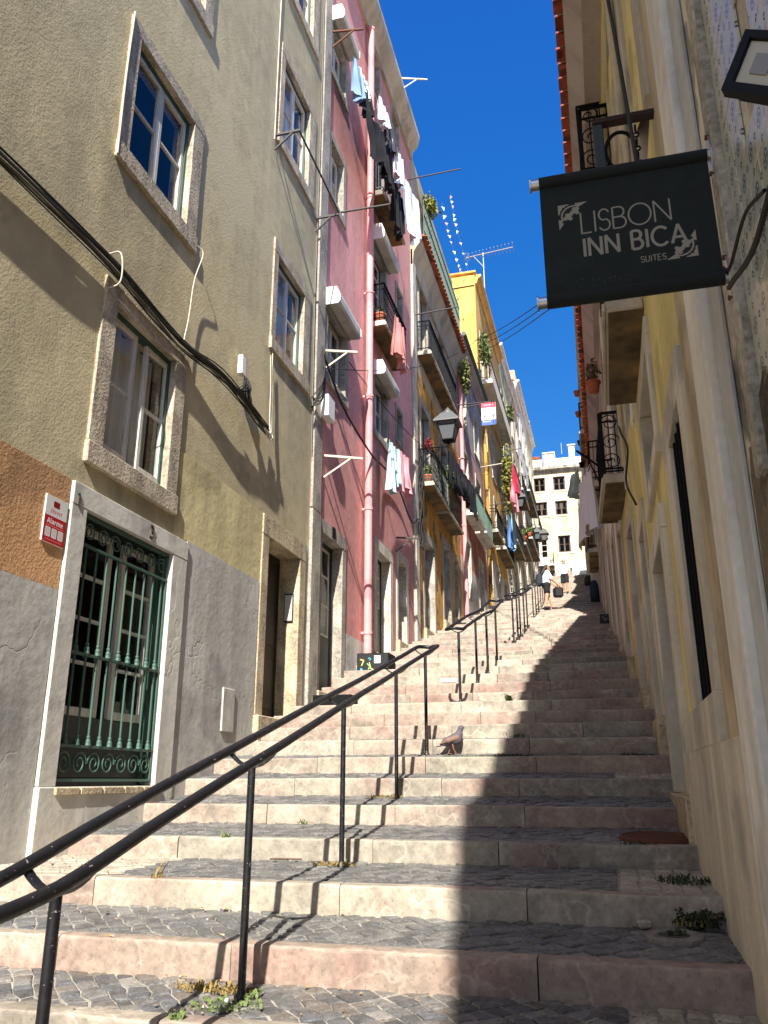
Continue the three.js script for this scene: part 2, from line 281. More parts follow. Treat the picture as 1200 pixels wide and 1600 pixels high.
const RN = rng(2024), ru = (a, b) => a + (b - a) * RN();
function canvasTex(w, h, draw) { const c = document.createElement('canvas'); c.width = w; c.height = h; const x = c.getContext('2d'); draw(x, w, h); const t = new THREE.CanvasTexture(c); t.colorSpace = THREE.SRGBColorSpace; t.anisotropy = 8; return t; }
// a printed face: four corners, texture upright
function printed(a, b, c, d, off) { const g = new THREE.BufferGeometry(); g.setAttribute('position', new THREE.Float32BufferAttribute([a, b, c, d].flatMap(p => p.toArray()), 3)); g.setAttribute('uv', new THREE.Float32BufferAttribute([0, 0, 1, 0, 1, 1, 0, 1], 2)); g.setIndex([0, 1, 2, 0, 2, 3]); g.computeVertexNormals(); return g; }

// ------------------------------------------------------------------ buildings
class Building {
  constructor(name, label, F, t0, t1, u0, u1, wallMat, o = {}) {
    Object.assign(this, { F, t0, t1, u0, u1, wallMat, holes: [], thick: o.thick ?? 0.32, deep: o.deep ?? 7 });
    this.root = thing(name, label, 'building', F.pt((t0 + t1) / 2, u0, 0), o.group);
  }
  finish(extra) {
    const { F, t0, t1, u0, u1, thick, deep } = this;
    const w = new MB(); w.plate(F, rect(t0, t1, u0, u1), this.holes, -thick, 0); this.wall = part('wall', w, this.wallMat, this.root);
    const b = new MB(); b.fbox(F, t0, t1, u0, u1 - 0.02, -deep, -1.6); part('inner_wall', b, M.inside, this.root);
    const e = new MB(); e.fbox(F, t0, t0 + 0.3, u0, u1, -1.58, -thick - 0.003).fbox(F, t1 - 0.3, t1, u0, u1, -1.58, -thick - 0.003); part('party_wall', e, this.wallMat, this.root);
    const r = new MB(); r.fbox(F, t0, t1, u1 + 0.002, u1 + 0.12, -deep, -0.05); part('roof', r, M.roofing, this.root);
    return this;
  }
  band(name, t0, t1, u0, u1, n1, m, holes = [], n0 = 0.001) { const b = new MB(); b.plate(this.F, rect(t0, t1, u0, u1), holes, n0, n1); return part(name, b, m, this.root); }
  // stone ring (or painted band) round an opening; returns nothing, the hole in the wall is the ring's outline
  ring(parent, t0, t1, u0, u1, sur, m, proud, back, notch) {
    const [l, r, tp, bt] = sur; const g = new MB();
    if (bt < 0.01) { // door: three sides
      g.fbox(this.F, t0 - l, t0, u0, u1, back, proud, 0.006).fbox(this.F, t1, t1 + r, u0, u1, back, proud, 0.006).fbox(this.F, t0 - l, t1 + r, u1 + 0.001, u1 + tp, back, proud + 0.004, 0.006);
    } else {
      g.fbox(this.F, t0 - l, t0, u0 + 0.001, u1 - 0.001, back, proud, 0.006).fbox(this.F, t1, t1 + r, u0 + 0.001, u1 - 0.001, back, proud, 0.006).fbox(this.F, t0 - l, t1 + r, u1, u1 + tp, back, proud + 0.003, 0.006).fbox(this.F, t0 - l - 0.01, t1 + r + 0.01, u0 - bt, u0, back, proud + 0.02, 0.008);
    }
    this.holes.push(rect(t0 - l + 0.004, t1 + r - 0.004, u0 - bt + 0.004, u1 + tp - 0.004));
    return part('surround', g, m, parent);
  }
  window(t0, t1, u0, u1, o = {}) {
    const F = this.F, { sur = [0.16, 0.16, 0.16, 0.16], stone = M.stone, proud = 0.025, rec = 0.13, leaves = 2, rows = 2, wood = M.whiteWood, sash = 0.055, curtain = 0, open = 0, label, fr = 0.045, frameWood = wood, low = 0, gap = 0 } = o;
    const back = -0.26, n0 = -rec - 0.05, n1 = -rec, w = new MB();
    w.fbox(F, t0, t0 + fr, u0, u1, n0 - 0.02, n1 + 0.01).fbox(F, t1 - fr, t1, u0, u1, n0 - 0.02, n1 + 0.01).fbox(F, t0 + fr, t1 - fr, u1 - fr, u1, n0 - 0.02, n1 + 0.01).fbox(F, t0 + fr, t1 - fr, u0, u0 + fr, n0 - 0.02, n1 + 0.01);
    if (low) w.fbox(F, t0 + fr, t1 - fr, u0 + fr, u0 + fr + low, n0, n1, 0.004);
    const win = part('window', w, frameWood, this.root, label);
    this.ring(win, t0, t1, u0, u1, sur, stone, proud, back);
    const a0 = t0 + fr, a1 = t1 - fr, b0 = u0 + fr + 0.004 + low, b1 = u1 - fr - 0.004, lw = (a1 - a0) / leaves;
    for (let i = 0; i < leaves; i++) {
      const x0 = a0 + i * lw + (i ? gap / 2 : 0) + 0.003, x1 = a0 + (i + 1) * lw - (i < leaves - 1 ? gap / 2 : 0) - 0.003, s = new MB(), sh = open && i === leaves - 1 ? open : 0;
      const y0 = b0, y1 = b1, X0 = x0 + sh, X1 = x1 + sh, m0 = n0 - (sh ? 0.0 : 0), m1 = n1 - 0.006;
      s.fbox(F, X0, X0 + sash, y0, y1, m0, m1, 0.004).fbox(F, X1 - sash, X1, y0, y1, m0, m1, 0.004).fbox(F, X0 + sash, X1 - sash, y0, y0 + sash * 1.25, m0, m1, 0.004).fbox(F, X0 + sash, X1 - sash, y1 - sash, y1, m0, m1, 0.004);
      const q0 = y0 + sash * 1.25, q1 = y1 - sash, rh = (q1 - q0) / rows;
      for (let k = 1; k < rows; k++) s.fbox(F, X0 + sash, X1 - sash, q0 + k * rh - 0.014, q0 + k * rh + 0.014, m0 + 0.004, m1 - 0.004);
      part('sash', s, wood, win);
      for (let k = 0; k < rows; k++) { const p = new MB(); p.fbox(F, X0 + sash - 0.004, X1 - sash + 0.004, q0 + k * rh + (k ? 0.012 : -0.004), q0 + (k + 1) * rh - (k < rows - 1 ? 0.012 : -0.004), n0 + 0.02, n0 + 0.024); part('pane', p, M.glass, win); }
    }
    if (curtain) { const c = new MB(); drape(c, F, t0 + 0.02, t1 - 0.02, u0 + (1 - curtain) * (u1 - u0), u1, -rec - 0.2); part('curtain', c, M.curtain, win); }
    return win;
  }
  door(t0, t1, u0, u1, o = {}) {
    const F = this.F, { sur = [0.17, 0.17, 0.22, 0], stone = M.stone, proud = 0.025, rec = 0.22, wood = M.darkGreen, glazed = 0, trim = M.whiteWood, back = -0.32, leafs = 1, label, sill = true } = o;
    const d = new MB(), n1 = -rec, n0 = -rec - 0.05;
    d.fbox(F, t0 + 0.002, t0 + 0.06, u0, u1 - 0.002, n0, n1).fbox(F, t1 - 0.06, t1 - 0.002, u0, u1 - 0.002, n0, n1).fbox(F, t0 + 0.06, t1 - 0.06, u1 - 0.09, u1 - 0.002, n0, n1);
    const gz = u0 + (u1 - u0) * (1 - glazed), lw = (t1 - t0 - 0.12) / leafs;
    for (let i = 0; i < leafs; i++) {
      const a = t0 + 0.06 + i * lw, b = a + lw;
      d.fbox(F, a + 0.003, b - 0.003, u0, gz - 0.001, n0 + 0.005, n1 - 0.008);
      d.fbox(F, a + 0.09, b - 0.09, u0 + 0.16, Math.min(gz, u0 + 0.95) - 0.1, n1 - 0.008, n1 + 0.008, 0.007);
      if (glazed < 0.05) d.fbox(F, a + 0.09, b - 0.09, u0 + 1.05, u1 - 0.25, n1 - 0.008, n1 + 0.008, 0.007);
      if (glazed) d.fbox(F, a + 0.003, a + 0.08, gz, u1 - 0.09, n0 + 0.005, n1 - 0.006).fbox(F, b - 0.08, b - 0.003, gz, u1 - 0.09, n0 + 0.005, n1 - 0.006);
    }
    const dr = part('door', d, wood, this.root, label);
    this.ring(dr, t0, t1, u0, u1, sur, stone, proud, back);
    if (glazed) for (let i = 0; i < leafs; i++) {
      const a = t0 + 0.14 + i * lw, b = t0 + 0.06 + (i + 1) * lw - 0.08, s = new MB(), rows = 3, rh = (u1 - 0.09 - gz) / rows;
      s.fbox(F, a, a + 0.035, gz, u1 - 0.095, n1 - 0.03, n1 - 0.004).fbox(F, b - 0.035, b, gz, u1 - 0.095, n1 - 0.03, n1 - 0.004);
      for (let k = 0; k <= rows; k++) s.fbox(F, a + 0.035, b - 0.035, gz + k * rh - (k === rows ? 0.04 : 0), gz + k * rh + (k === rows ? -0.005 : 0.035), n1 - 0.03, n1 - 0.004);
      part('glazing_frame', s, trim, dr);
      for (let k = 0; k < rows; k++) { const p = new MB(); p.fbox(F, a + 0.03, b - 0.03, gz + k * rh + 0.03, gz + (k + 1) * rh + 0.002, n1 - 0.02, n1 - 0.016); part('pane', p, M.glass, dr); }
    }
    const h = new MB(); h.rod(F.pt(t0 + 0.13, u0 + 1.02, n1 - 0.01), F.pt(t0 + 0.13, u0 + 1.02, n1 + 0.05), 0.018, 8).ball(F.pt(t0 + 0.13, u0 + 1.02, n1 + 0.06), 0.03); part('handle', h, M.blackIron, dr);
    if (sill) { const s = new MB(); s.fbox(F, t0 - sur[0] - 0.03, t1 + sur[1] + 0.03, u0 - 0.45, u0 - 0.004, back, 0.09, 0.012); part('threshold', s, M.stoneWarm, dr); }
    return dr;
  }
  shutterBox(t0, t1, u0, u1, n1, parent) {
    const b = new MB(), F = this.F; b.prof(F, t0, t1, [[0.02, u0], [n1 * 0.9, u0], [n1, u0 + (u1 - u0) * 0.12], [n1, u0 + (u1 - u0) * 0.5], [n1 * 0.93, u0 + (u1 - u0) * 0.75], [n1 * 0.78, u0 + (u1 - u0) * 0.93], [n1 * 0.55, u1], [0.02, u1]]); const o = part('shutter_box', b, M.alu, parent ?? this.root); const k = new MB(); k.fbox(F, t0 + 0.04, t1 - 0.04, u0 - 0.05, u0 - 0.002, n1 * 0.2, n1 * 0.32, 0.004); part('shutter_edge', k, M.greyWood, parent ? parent : o); for (const tt of [t0 - 0.012, t1 + 0.002]) { const e = new MB(); e.prof(F, tt, tt + 0.01, [[0.02, u0 - 0.01], [n1 * 0.9, u0 - 0.01], [n1 + 0.008, u0 + (u1 - u0) * 0.12], [n1 + 0.008, u0 + (u1 - u0) * 0.5], [n1 * 0.8, u1 + 0.004], [0.02, u1 + 0.008]]); part('side_cap', e, M.whitePlastic, parent ? parent : o); }
    return o;
  }
  balcony(t0, t1, u, n, o = {}) {
    const F = this.F, { h = 0.92, iron = M.blackIron, slab = M.slab, th = 0.13, under = M.damp, style = 0, bars = 0.11, label } = o;
    const s = new MB(); s.fbox(F, t0 - 0.02, t1 + 0.02, u - th, u, 0.002, n, 0.01).fbox(F, t0 - 0.04, t1 + 0.04, u - th - 0.001, u - th * 0.45, n + 0.001, n + 0.03, 0.006);
    const b = part('balcony', s, slab, this.root, label);
    const un = new MB(); un.fbox(F, t0, t1, u - th - 0.008, u - th - 0.003, 0.01, n - 0.02); part('soffit', un, under, b);
    const r = new MB(), m = n - 0.035, line = (a, c, x, y) => r.bar(F.pt(...a), F.pt(...c), x, y);
    for (const [y, w] of [[u + h, 0.045], [u + 0.08, 0.025], [u + h - 0.14, 0.02]]) { line([t0 + 0.02, y, 0.02], [t0 + 0.02, y, m], w, 0.02); line([t1 - 0.02, y, 0.02], [t1 - 0.02, y, m], w, 0.02); line([t0 + 0.01, y, m], [t1 - 0.01, y, m], w, 0.02); }
    const vb = (t, nn) => r.bar(F.pt(t, u, nn), F.pt(t, u + h, nn), 0.014, 0.014);
    const nb = Math.round((t1 - t0) / bars); for (let i = 0; i <= nb; i++) vb(t0 + 0.02 + (t1 - t0 - 0.04) * i / nb, m);
    for (const te of [t0 + 0.02, t1 - 0.02]) { const k = Math.max(2, Math.round(n / bars)); for (let i = 0; i < k; i++) vb(te, 0.03 + (m - 0.03) * i / k); }
    if (style) { // scrolls between the bars
      for (let i = 0; i < nb; i += 1) { const tc = t0 + 0.02 + (t1 - t0 - 0.04) * (i + 0.5) / nb, pts = []; for (let k = 0; k <= 14; k++) { const a = k / 14 * Math.PI * 2; pts.push(F.pt(tc + Math.cos(a) * bars * 0.46, u + h * 0.5 + Math.sin(a) * bars * 0.9, m)); } r.tube(pts, 0.006, 14, 4); }
    }
    part('railing', r, iron, b); return b;
  }
}
function drape(mb, F, t0, t1, u0, u1, n, amp = 0.03, waves = 6) {
  const N = 40, K = 2; const P = (i, k) => F.pt(t0 + (t1 - t0) * i / N, u0 + (u1 - u0) * k / K, n + amp * Math.sin(i / N * waves * 6.283 + t0 * 3) * (1 - 0.4 * k / K));
  for (let i = 0; i < N; i++) for (let k = 0; k < K; k++) mb.quad(P(i, k), P(i + 1, k), P(i + 1, k + 1), P(i, k + 1));
}
// hanging cloth: top edge from a to b, drop in metres, folds
function clothGeo(a, b, drop, o = {}) {
  const { amp = 0.075, waves = 3, seed = 1, taper = 0, skew = 0, out = new THREE.Vector3(1, 0, 0), sag = 0.03, cut } = o, N = 26, K = 14, R = rng(seed), ph = R() * 6, ph2 = R() * 6, mb = new MB(), g = [];
  const d = b.clone().sub(a);
  for (let k = 0; k <= K; k++) { const row = []; for (let i = 0; i <= N; i++) { const x = i / N, y = k / K, tx = 0.5 + (x - 0.5) * (1 - taper * y) + skew * y; const p = a.clone().addScaledVector(d, tx); p.y += -drop * y * (1 + 0.13 * Math.sin(x * 5 + ph2) + 0.06 * Math.sin(x * 17 + ph)) - sag * (Math.sin(x * Math.PI) + 0.5 * Math.abs(Math.sin(x * Math.PI * 3))); p.addScaledVector(d, 0.05 * y * Math.sin(y * 4 + ph) + 0.02 * Math.sin(y * 9 + x * 6 + ph2)); p.addScaledVector(out, amp * (0.25 + y) * (Math.sin(x * waves * 6.283 + ph + y * 0.8) + 0.4 * Math.sin(x * waves * 15 + ph2))); row.push(p); } g.push(row); }
  const pos = [], idx = []; for (const row of g) for (const p of row) pos.push(p.x, p.y, p.z);
  for (let k = 0; k < K; k++) for (let i = 0; i < N; i++) { if (cut && cut((i + 0.5) / N, (k + 0.5) / K)) continue; const q = k * (N + 1) + i; idx.push(q, q + N + 1, q + N + 2, q, q + N + 2, q + 1); }
  const bg = new THREE.BufferGeometry(); bg.setAttribute('position', new THREE.Float32BufferAttribute(pos, 3)); bg.setIndex(idx); bg.computeVertexNormals(); return mb.push(bg).geo();
}
// ------------------------------------------------------------------ ground and staircase
// front edge and height of every step, going up the street
const STEPS = [[-7.8, -3.28], [-6.6, -3.09], [-5.5, -2.9], [-4.4, -2.7], [-3.3, -2.5], [-2.2, -2.29], [-1.1, -2.08], [-0.1, -1.87], [0.9, -1.66], [1.8, -1.45], [2.65, -1.19], [3.49, -0.936],
  [4.16, -0.763], [5.0, -0.5765], [6.2, -0.411], [7.3, -0.203], [8.15, 0.019], [8.8, 0.232], [9.35, 0.436], [9.9, 0.624], [10.49, 0.81], [11.19, 1.0], [11.95, 1.19], [12.4, 1.38], [12.9, 1.57], [13.48, 1.76], [14.21, 1.95], [15.0, 2.14], [15.77, 2.33], [16.52, 2.52]];
{ let [s, u] = STEPS[STEPS.length - 1]; while (s < 61.5) { const k = s < 31 ? 0.25 : s < 47 ? 0.258 : 0.295; s += 0.185 / k; u += 0.185; STEPS.push([s, u]); } }
const TOP = STEPS[STEPS.length - 1];
const RISE = i => Math.min(0.152, STEPS[i][1] - (i ? STEPS[i - 1][1] : STEPS[i][1] - 0.15) - 0.02);
const LWALL = -4.3;
function groundAt(s) { // height of the tread at s
  for (let i = STEPS.length - 1; i >= 0; i--) if (s >= STEPS[i][0]) { if (i === STEPS.length - 1) return STEPS[i][1]; const [a, u] = STEPS[i], [b, w] = STEPS[i + 1], base = w - RISE(i + 1); return u + (base - u) * clamp((s - a) / (b - a)); }
  return STEPS[0][1];
}
{
  const pos = [], idx = [], xs = [-400, -120, -40, -12, -4.3, 0.6, 12, 40, 120, 400], ss = [-400, -60, -9]; for (const q of STEPS) ss.push(q[0]); ss.push(66, 90, 200, 900);
  for (const s of ss) for (const x of xs) pos.push(x, (s < -8 ? -3.6 : s > TOP[0] ? TOP[1] - 0.05 : groundAt(s - 0.02) - 0.36), -s);
  for (let i = 0; i < ss.length - 1; i++) for (let j = 0; j < xs.length - 1; j++) { const a = i * xs.length + j; idx.push(a, a + 1, a + xs.length, a + 1, a + xs.length + 1, a + xs.length); }
  const g = new THREE.BufferGeometry(); g.setAttribute('position', new THREE.Float32BufferAttribute(pos, 3)); g.setIndex(idx); g.computeVertexNormals();
  structure('ground', new MB().push(g), M.greyWall);
  const road = new MB(); road.box(-40, 40, TOP[1] - 0.045, TOP[1] - 0.002, TOP[0] + 0.15, 66.2); structure('road', road, mat('#6b6965', { map: TX.sett, bump: TX.settB }));
}
const LZ = ['#cfcac2', '#d4cdc4', '#cdc1b8', '#ccbcb3', '#d2cdc3', '#c6c2ba', '#d0c6bd'].map(c => mat(c, { map: TX.lioz, bump: TX.liozB, bs: 0.004, rough: 0.72 }));
const mortar = mat('#a8a297', { map: TX.sett, bump: TX.settB, bs: 0.006 });
const stairs = new THREE.Group(); stairs.name = 'staircase'; stairs.userData.kind = 'structure'; scene.add(stairs);
const NOSE = 0.125;
// a step's front stone, its nosing worn and chipped
function wornStone(x0, x1, ub, ut, s0, seed) {
  const n = Math.max(6, Math.round((x1 - x0) / 0.045)), R = rng(seed + 400), ph = [R() * 9, R() * 9, R() * 9], chips = []; for (let i = 0; i < 3; i++) if (R() < 0.75) chips.push([x0 + R() * (x1 - x0), 0.015 + R() * 0.04, 0.006 + R() * 0.012]);
  chips.push([x0, 0.02 + R() * 0.02, 0.008], [x1, 0.02 + R() * 0.02, 0.008]);
  const pos = [], idx = [], P = 7;
  for (let i = 0; i <= n; i++) { const x = x0 + (x1 - x0) * i / n; let w = 0.0035 + 0.0025 * Math.sin(x * 7 + ph[0]) + 0.0022 * Math.sin(x * 19 + ph[1]) + 0.0015 * (R() - 0.5); let c = 0; for (const [cx, cw, cd] of chips) c = Math.max(c, cd * Math.max(0, 1 - Math.abs(x - cx) / cw)); const f = 0.002 * Math.sin(x * 11 + ph[2]), r = 0.010 + Math.max(0, w) + c;
    for (const [ds, u] of [[f, ub], [f + 0.001, ut - 0.06], [f + 0.001, ut - r * 1.25], [f + r * 0.3, ut - r * 0.32], [f + r * 1.1, ut - 0.0005], [f + 0.05, ut + 0.0005 * Math.sin(x * 13)], [NOSE, ut - 0.002]]) pos.push(x, u, -(s0 + ds)); }
  for (let i = 0; i < n; i++) for (let k = 0; k < P - 1; k++) { const a = i * P + k, b = a + P; idx.push(a, b, b + 1, a, b + 1, a + 1); }
  const g = new THREE.BufferGeometry(); g.setAttribute('position', new THREE.Float32BufferAttribute(pos, 3)); g.setIndex(idx); g.computeVertexNormals();
  const m = new MB().push(g), cap = []; for (const o of [0, n * P]) for (let k = 1; k < P - 1; k++) for (const q of [0, k, k + 1]) cap.push(pos[(o + q) * 3], pos[(o + q) * 3 + 1], pos[(o + q) * 3 + 2]); m.push(geoFrom(cap)); return m.geo();
}
// shift each stone's texture so that no two stones look alike
function shiftUV(g, du, dv) { const uv = g.attributes.uv; for (let i = 0; i < uv.count; i++) uv.setXY(i, uv.getX(i) + du, uv.getY(i) + dv); return g; }
{
  const R = rng(5);
  STEPS.forEach(([s, u], i) => {
    const x1 = RWALL(s) + 0.0, x0 = LWALL, h = RISE(i), near = s > 2 && s < 14;
    let x = x0; const n = near ? 4 : 3, mean = (x1 - x0) / n; let tone = Math.floor(R() * LZ.length);
    const cuts = [x0]; for (let k = 1; k < n; k++) cuts.push(x0 + mean * (k + (R() - 0.5) * 0.62)); cuts.push(x1);
    for (let k = 0; k < n; k++) {
      if (R() < 0.55) tone = Math.floor(R() * LZ.length);
      const g = new MB(), du = (R() - 0.5) * 0.008, ds = (R() - 0.5) * 0.012; g.box(cuts[k] + 0.003, cuts[k + 1] - 0.003, u - h - 0.14, u + du, s + ds, s + NOSE + ds, near ? 0.011 : 0.008);
      const geo = shiftUV(s > 2 && s < 12.5 ? wornStone(cuts[k] + 0.003, cuts[k + 1] - 0.003, u - h - 0.14, u + du, s + ds, i * 7 + k) : g.geo(), R() * 2.3, R() * 2.3);
      part('step_stone', geo, LZ[tone], stairs);
    }
  });
}
// treads: a sloping bed, with setts where they show
function clip(poly, inside, cross) { const out = []; for (let i = 0; i < poly.length; i++) { const a = poly[i], b = poly[(i + 1) % poly.length], ia = inside(a), ib = inside(b); if (ia) out.push(a); if (ia !== ib) out.push(cross(a, b)); } return out; }
function clipRect(poly, x0, x1, y0, y1) {
  const cx = (k, v) => (a, b) => { const t = (v - a[k]) / (b[k] - a[k]); return [a[0] + (b[0] - a[0]) * t, a[1] + (b[1] - a[1]) * t]; };
  poly = clip(poly, p => p[0] >= x0, cx(0, x0)); if (poly.length < 3) return []; poly = clip(poly, p => p[0] <= x1, cx(0, x1)); if (poly.length < 3) return [];
  poly = clip(poly, p => p[1] >= y0, cx(1, y0)); if (poly.length < 3) return []; return clip(poly, p => p[1] <= y1, cx(1, y1));
}
const area = p => { let a = 0; for (let i = 0; i < p.length; i++) { const q = p[(i + 1) % p.length]; a += p[i][0] * q[1] - q[0] * p[i][1]; } return a / 2; };
function settGeo(poly, hAt, top, R) { // irregular prism with a worn, chamfered top; poly in (r, s)
  const c = [0, 0]; for (const p of poly) { c[0] += p[0] / poly.length; c[1] += p[1] / poly.length; }
  const tx = (R() - 0.5) * 0.10, ty = (R() - 0.5) * 0.10, H = p => hAt(p[1]) + top + (p[0] - c[0]) * tx + (p[1] - c[1]) * ty;
  const ring = (k, dh) => poly.map(p => { const q = [c[0] + (p[0] - c[0]) * k, c[1] + (p[1] - c[1]) * k]; return [q[0], H(q) + dh, -q[1]]; });
  const A = ring(1, -0.03), B = ring(0.97, -0.006), C = ring(0.80, 0), out = [], n = poly.length, ctr = [c[0], H(c) + 0.0015, -c[1]];
  for (let i = 0; i < n; i++) { const j = (i + 1) % n; out.push(...A[i], ...A[j], ...B[j], ...A[i], ...B[j], ...B[i], ...B[i], ...B[j], ...C[j], ...B[i], ...C[j], ...C[i], ...C[i], ...C[j], ...ctr); }
  return out;
}
const settMats = ['#6b6a69', '#7d7b78', '#5c5b5b', '#8a8680', '#756e67', '#67686b'].map(c => mat(c, { map: TX.sett, bump: TX.settB, bs: 0.006, rough: 0.5 }));
const limeMats = ['#b9ae9c', '#ada18e', '#c3b9a8'].map(c => mat(c, { map: TX.sett, bump: TX.settB, bs: 0.005, rough: 0.8 }));
let settCount = 0;
STEPS.forEach(([s, u], i) => {
  const s1 = i + 1 < STEPS.length ? STEPS[i + 1][0] + 0.02 : 62, w = i + 1 < STEPS.length ? STEPS[i + 1][1] - RISE(i + 1) : u;
  const sa = s + NOSE, hAt = q => u - 0.004 + (w - u) * clamp((q - sa) / (s1 - sa)), g = new MB(), xr = RWALL(s) - 0.002;
  const detail = s > 2.5 && s < 12.5, low = detail ? 0.011 : 0;
  { const a = [LWALL, hAt(sa) - low, -sa], b = [xr, hAt(sa) - low, -sa], c = [xr, hAt(s1) - low, -s1], d = [LWALL, hAt(s1) - low, -s1], e = p => [p[0], p[1] - 0.3, p[2]]; const tri = (p, q, r) => [...p, ...q, ...r]; g.push(geoFrom([...tri(a, b, c), ...tri(a, c, d), ...tri(e(a), e(c), e(b)), ...tri(e(a), e(d), e(c)), ...tri(a, e(a), e(b)), ...tri(a, e(b), b)])); }
  const bed = part('tread', g, detail ? mortar : settMats[1], stairs);
  if (!detail) return;
  const R = rng(900 + i), y0 = sa + 0.004, y1 = s1 - 0.02, single = i === 11 || i === 12, rest = [new MB(), new MB(), new MB()];
  const lime = { 11: -0.02, 13: -0.03, 16: 0.0 }[i] ?? 9, pale = i === 13 ? -3.2 : -9;     // patches of pale setts by the walls
  const visible = (x, y) => { const v = y * Math.cos(YAW) - x * Math.sin(YAW), X = y * Math.sin(YAW) + x * Math.cos(YAW); return Math.abs(X / v) < 0.5 && y > 3.2; };
  const put = (poly, isLime) => {
    if (poly.length < 3 || Math.abs(area(poly)) < 0.0014) return; if (area(poly) < 0) poly = poly.slice().reverse();
    const c = poly.reduce((q, p) => [q[0] + p[0] / poly.length, q[1] + p[1] / poly.length], [0, 0]);
    const a = settGeo(poly, hAt, -0.002 + (R() - 0.5) * 0.011, R), k = Math.floor(R() * (isLime ? 3 : 6));
    if (single && settCount < 300 && visible(c[0], c[1])) { settCount++; const m = new MB(); m.push(geoFrom(a)); part('sett', shiftUV(m.geo(), R(), R()), isLime ? limeMats[k] : settMats[k], bed); }
    else rest[isLime ? 2 : k % 2].push(geoFrom(a));
  };
  const cell = 0.092, gap = 0.006, x0 = LWALL + 0.01, x1 = Math.min(xr - 0.01, lime), J = (a, b) => { const h = Math.sin(a * 12.9 + b * 78.2 + i * 3.1) * 43758.5; return (h - Math.floor(h) - 0.5) * 0.034; };
  const N = 50, rot = Math.PI / 4 * 0.93, ca = Math.cos(rot), sa2 = Math.sin(rot);
  const node = (a, b) => { const x = a * cell + J(a, b), y = b * cell * 1.08 + J(b + 31, a + 17); return [-1.9 + x * ca - y * sa2, (y0 + y1) / 2 + x * sa2 + y * ca]; };
  for (let a = -N; a < N; a++) for (let b = -N; b < N; b++) {
    let p = [node(a, b), node(a + 1, b), node(a + 1, b + 1), node(a, b + 1)]; const c = [(p[0][0] + p[2][0]) / 2, (p[0][1] + p[2][1]) / 2];
    if (c[1] < y0 - 0.12 || c[1] > y1 + 0.12 || c[0] < x0 - 0.1 || c[0] > x1 + 0.1) continue;
    p = p.map(q => { const dx = q[0] - c[0], dy = q[1] - c[1], L = Math.hypot(dx, dy), k = (L - gap * 0.8) / L; return [c[0] + dx * k, c[1] + dy * k]; });
    put(clipRect(p, x0, x1, y0, y1), c[0] < pale);
  }
  if (lime < 5) { const nx = 5, ny = Math.max(3, Math.round((y1 - y0) / 0.12)), X1 = xr - 0.01, q = (a, b) => [lime + 0.012 + (X1 - lime - 0.012) * a / nx + (a > 0 && a < nx ? J(a + 3, b) * 0.6 : 0), y0 + (y1 - y0) * b / ny + (b > 0 && b < ny ? J(b, a + 7) * 0.5 : 0)];
    for (let a = 0; a < nx; a++) for (let b = 0; b < ny; b++) { let p = [q(a, b), q(a + 1, b), q(a + 1, b + 1), q(a, b + 1)]; const c = [(p[0][0] + p[2][0]) / 2, (p[0][1] + p[2][1]) / 2]; p = p.map(z => { const dx = z[0] - c[0], dy = z[1] - c[1], L = Math.hypot(dx, dy), k = (L - gap) / L; return [c[0] + dx * k, c[1] + dy * k]; }); put(p, true); } }
  rest.forEach((m, k) => { if (m.g.length) { const o = part('setts', m, k === 2 ? limeMats[0] : settMats[k], bed); o.userData.kind = 'stuff'; } });
});
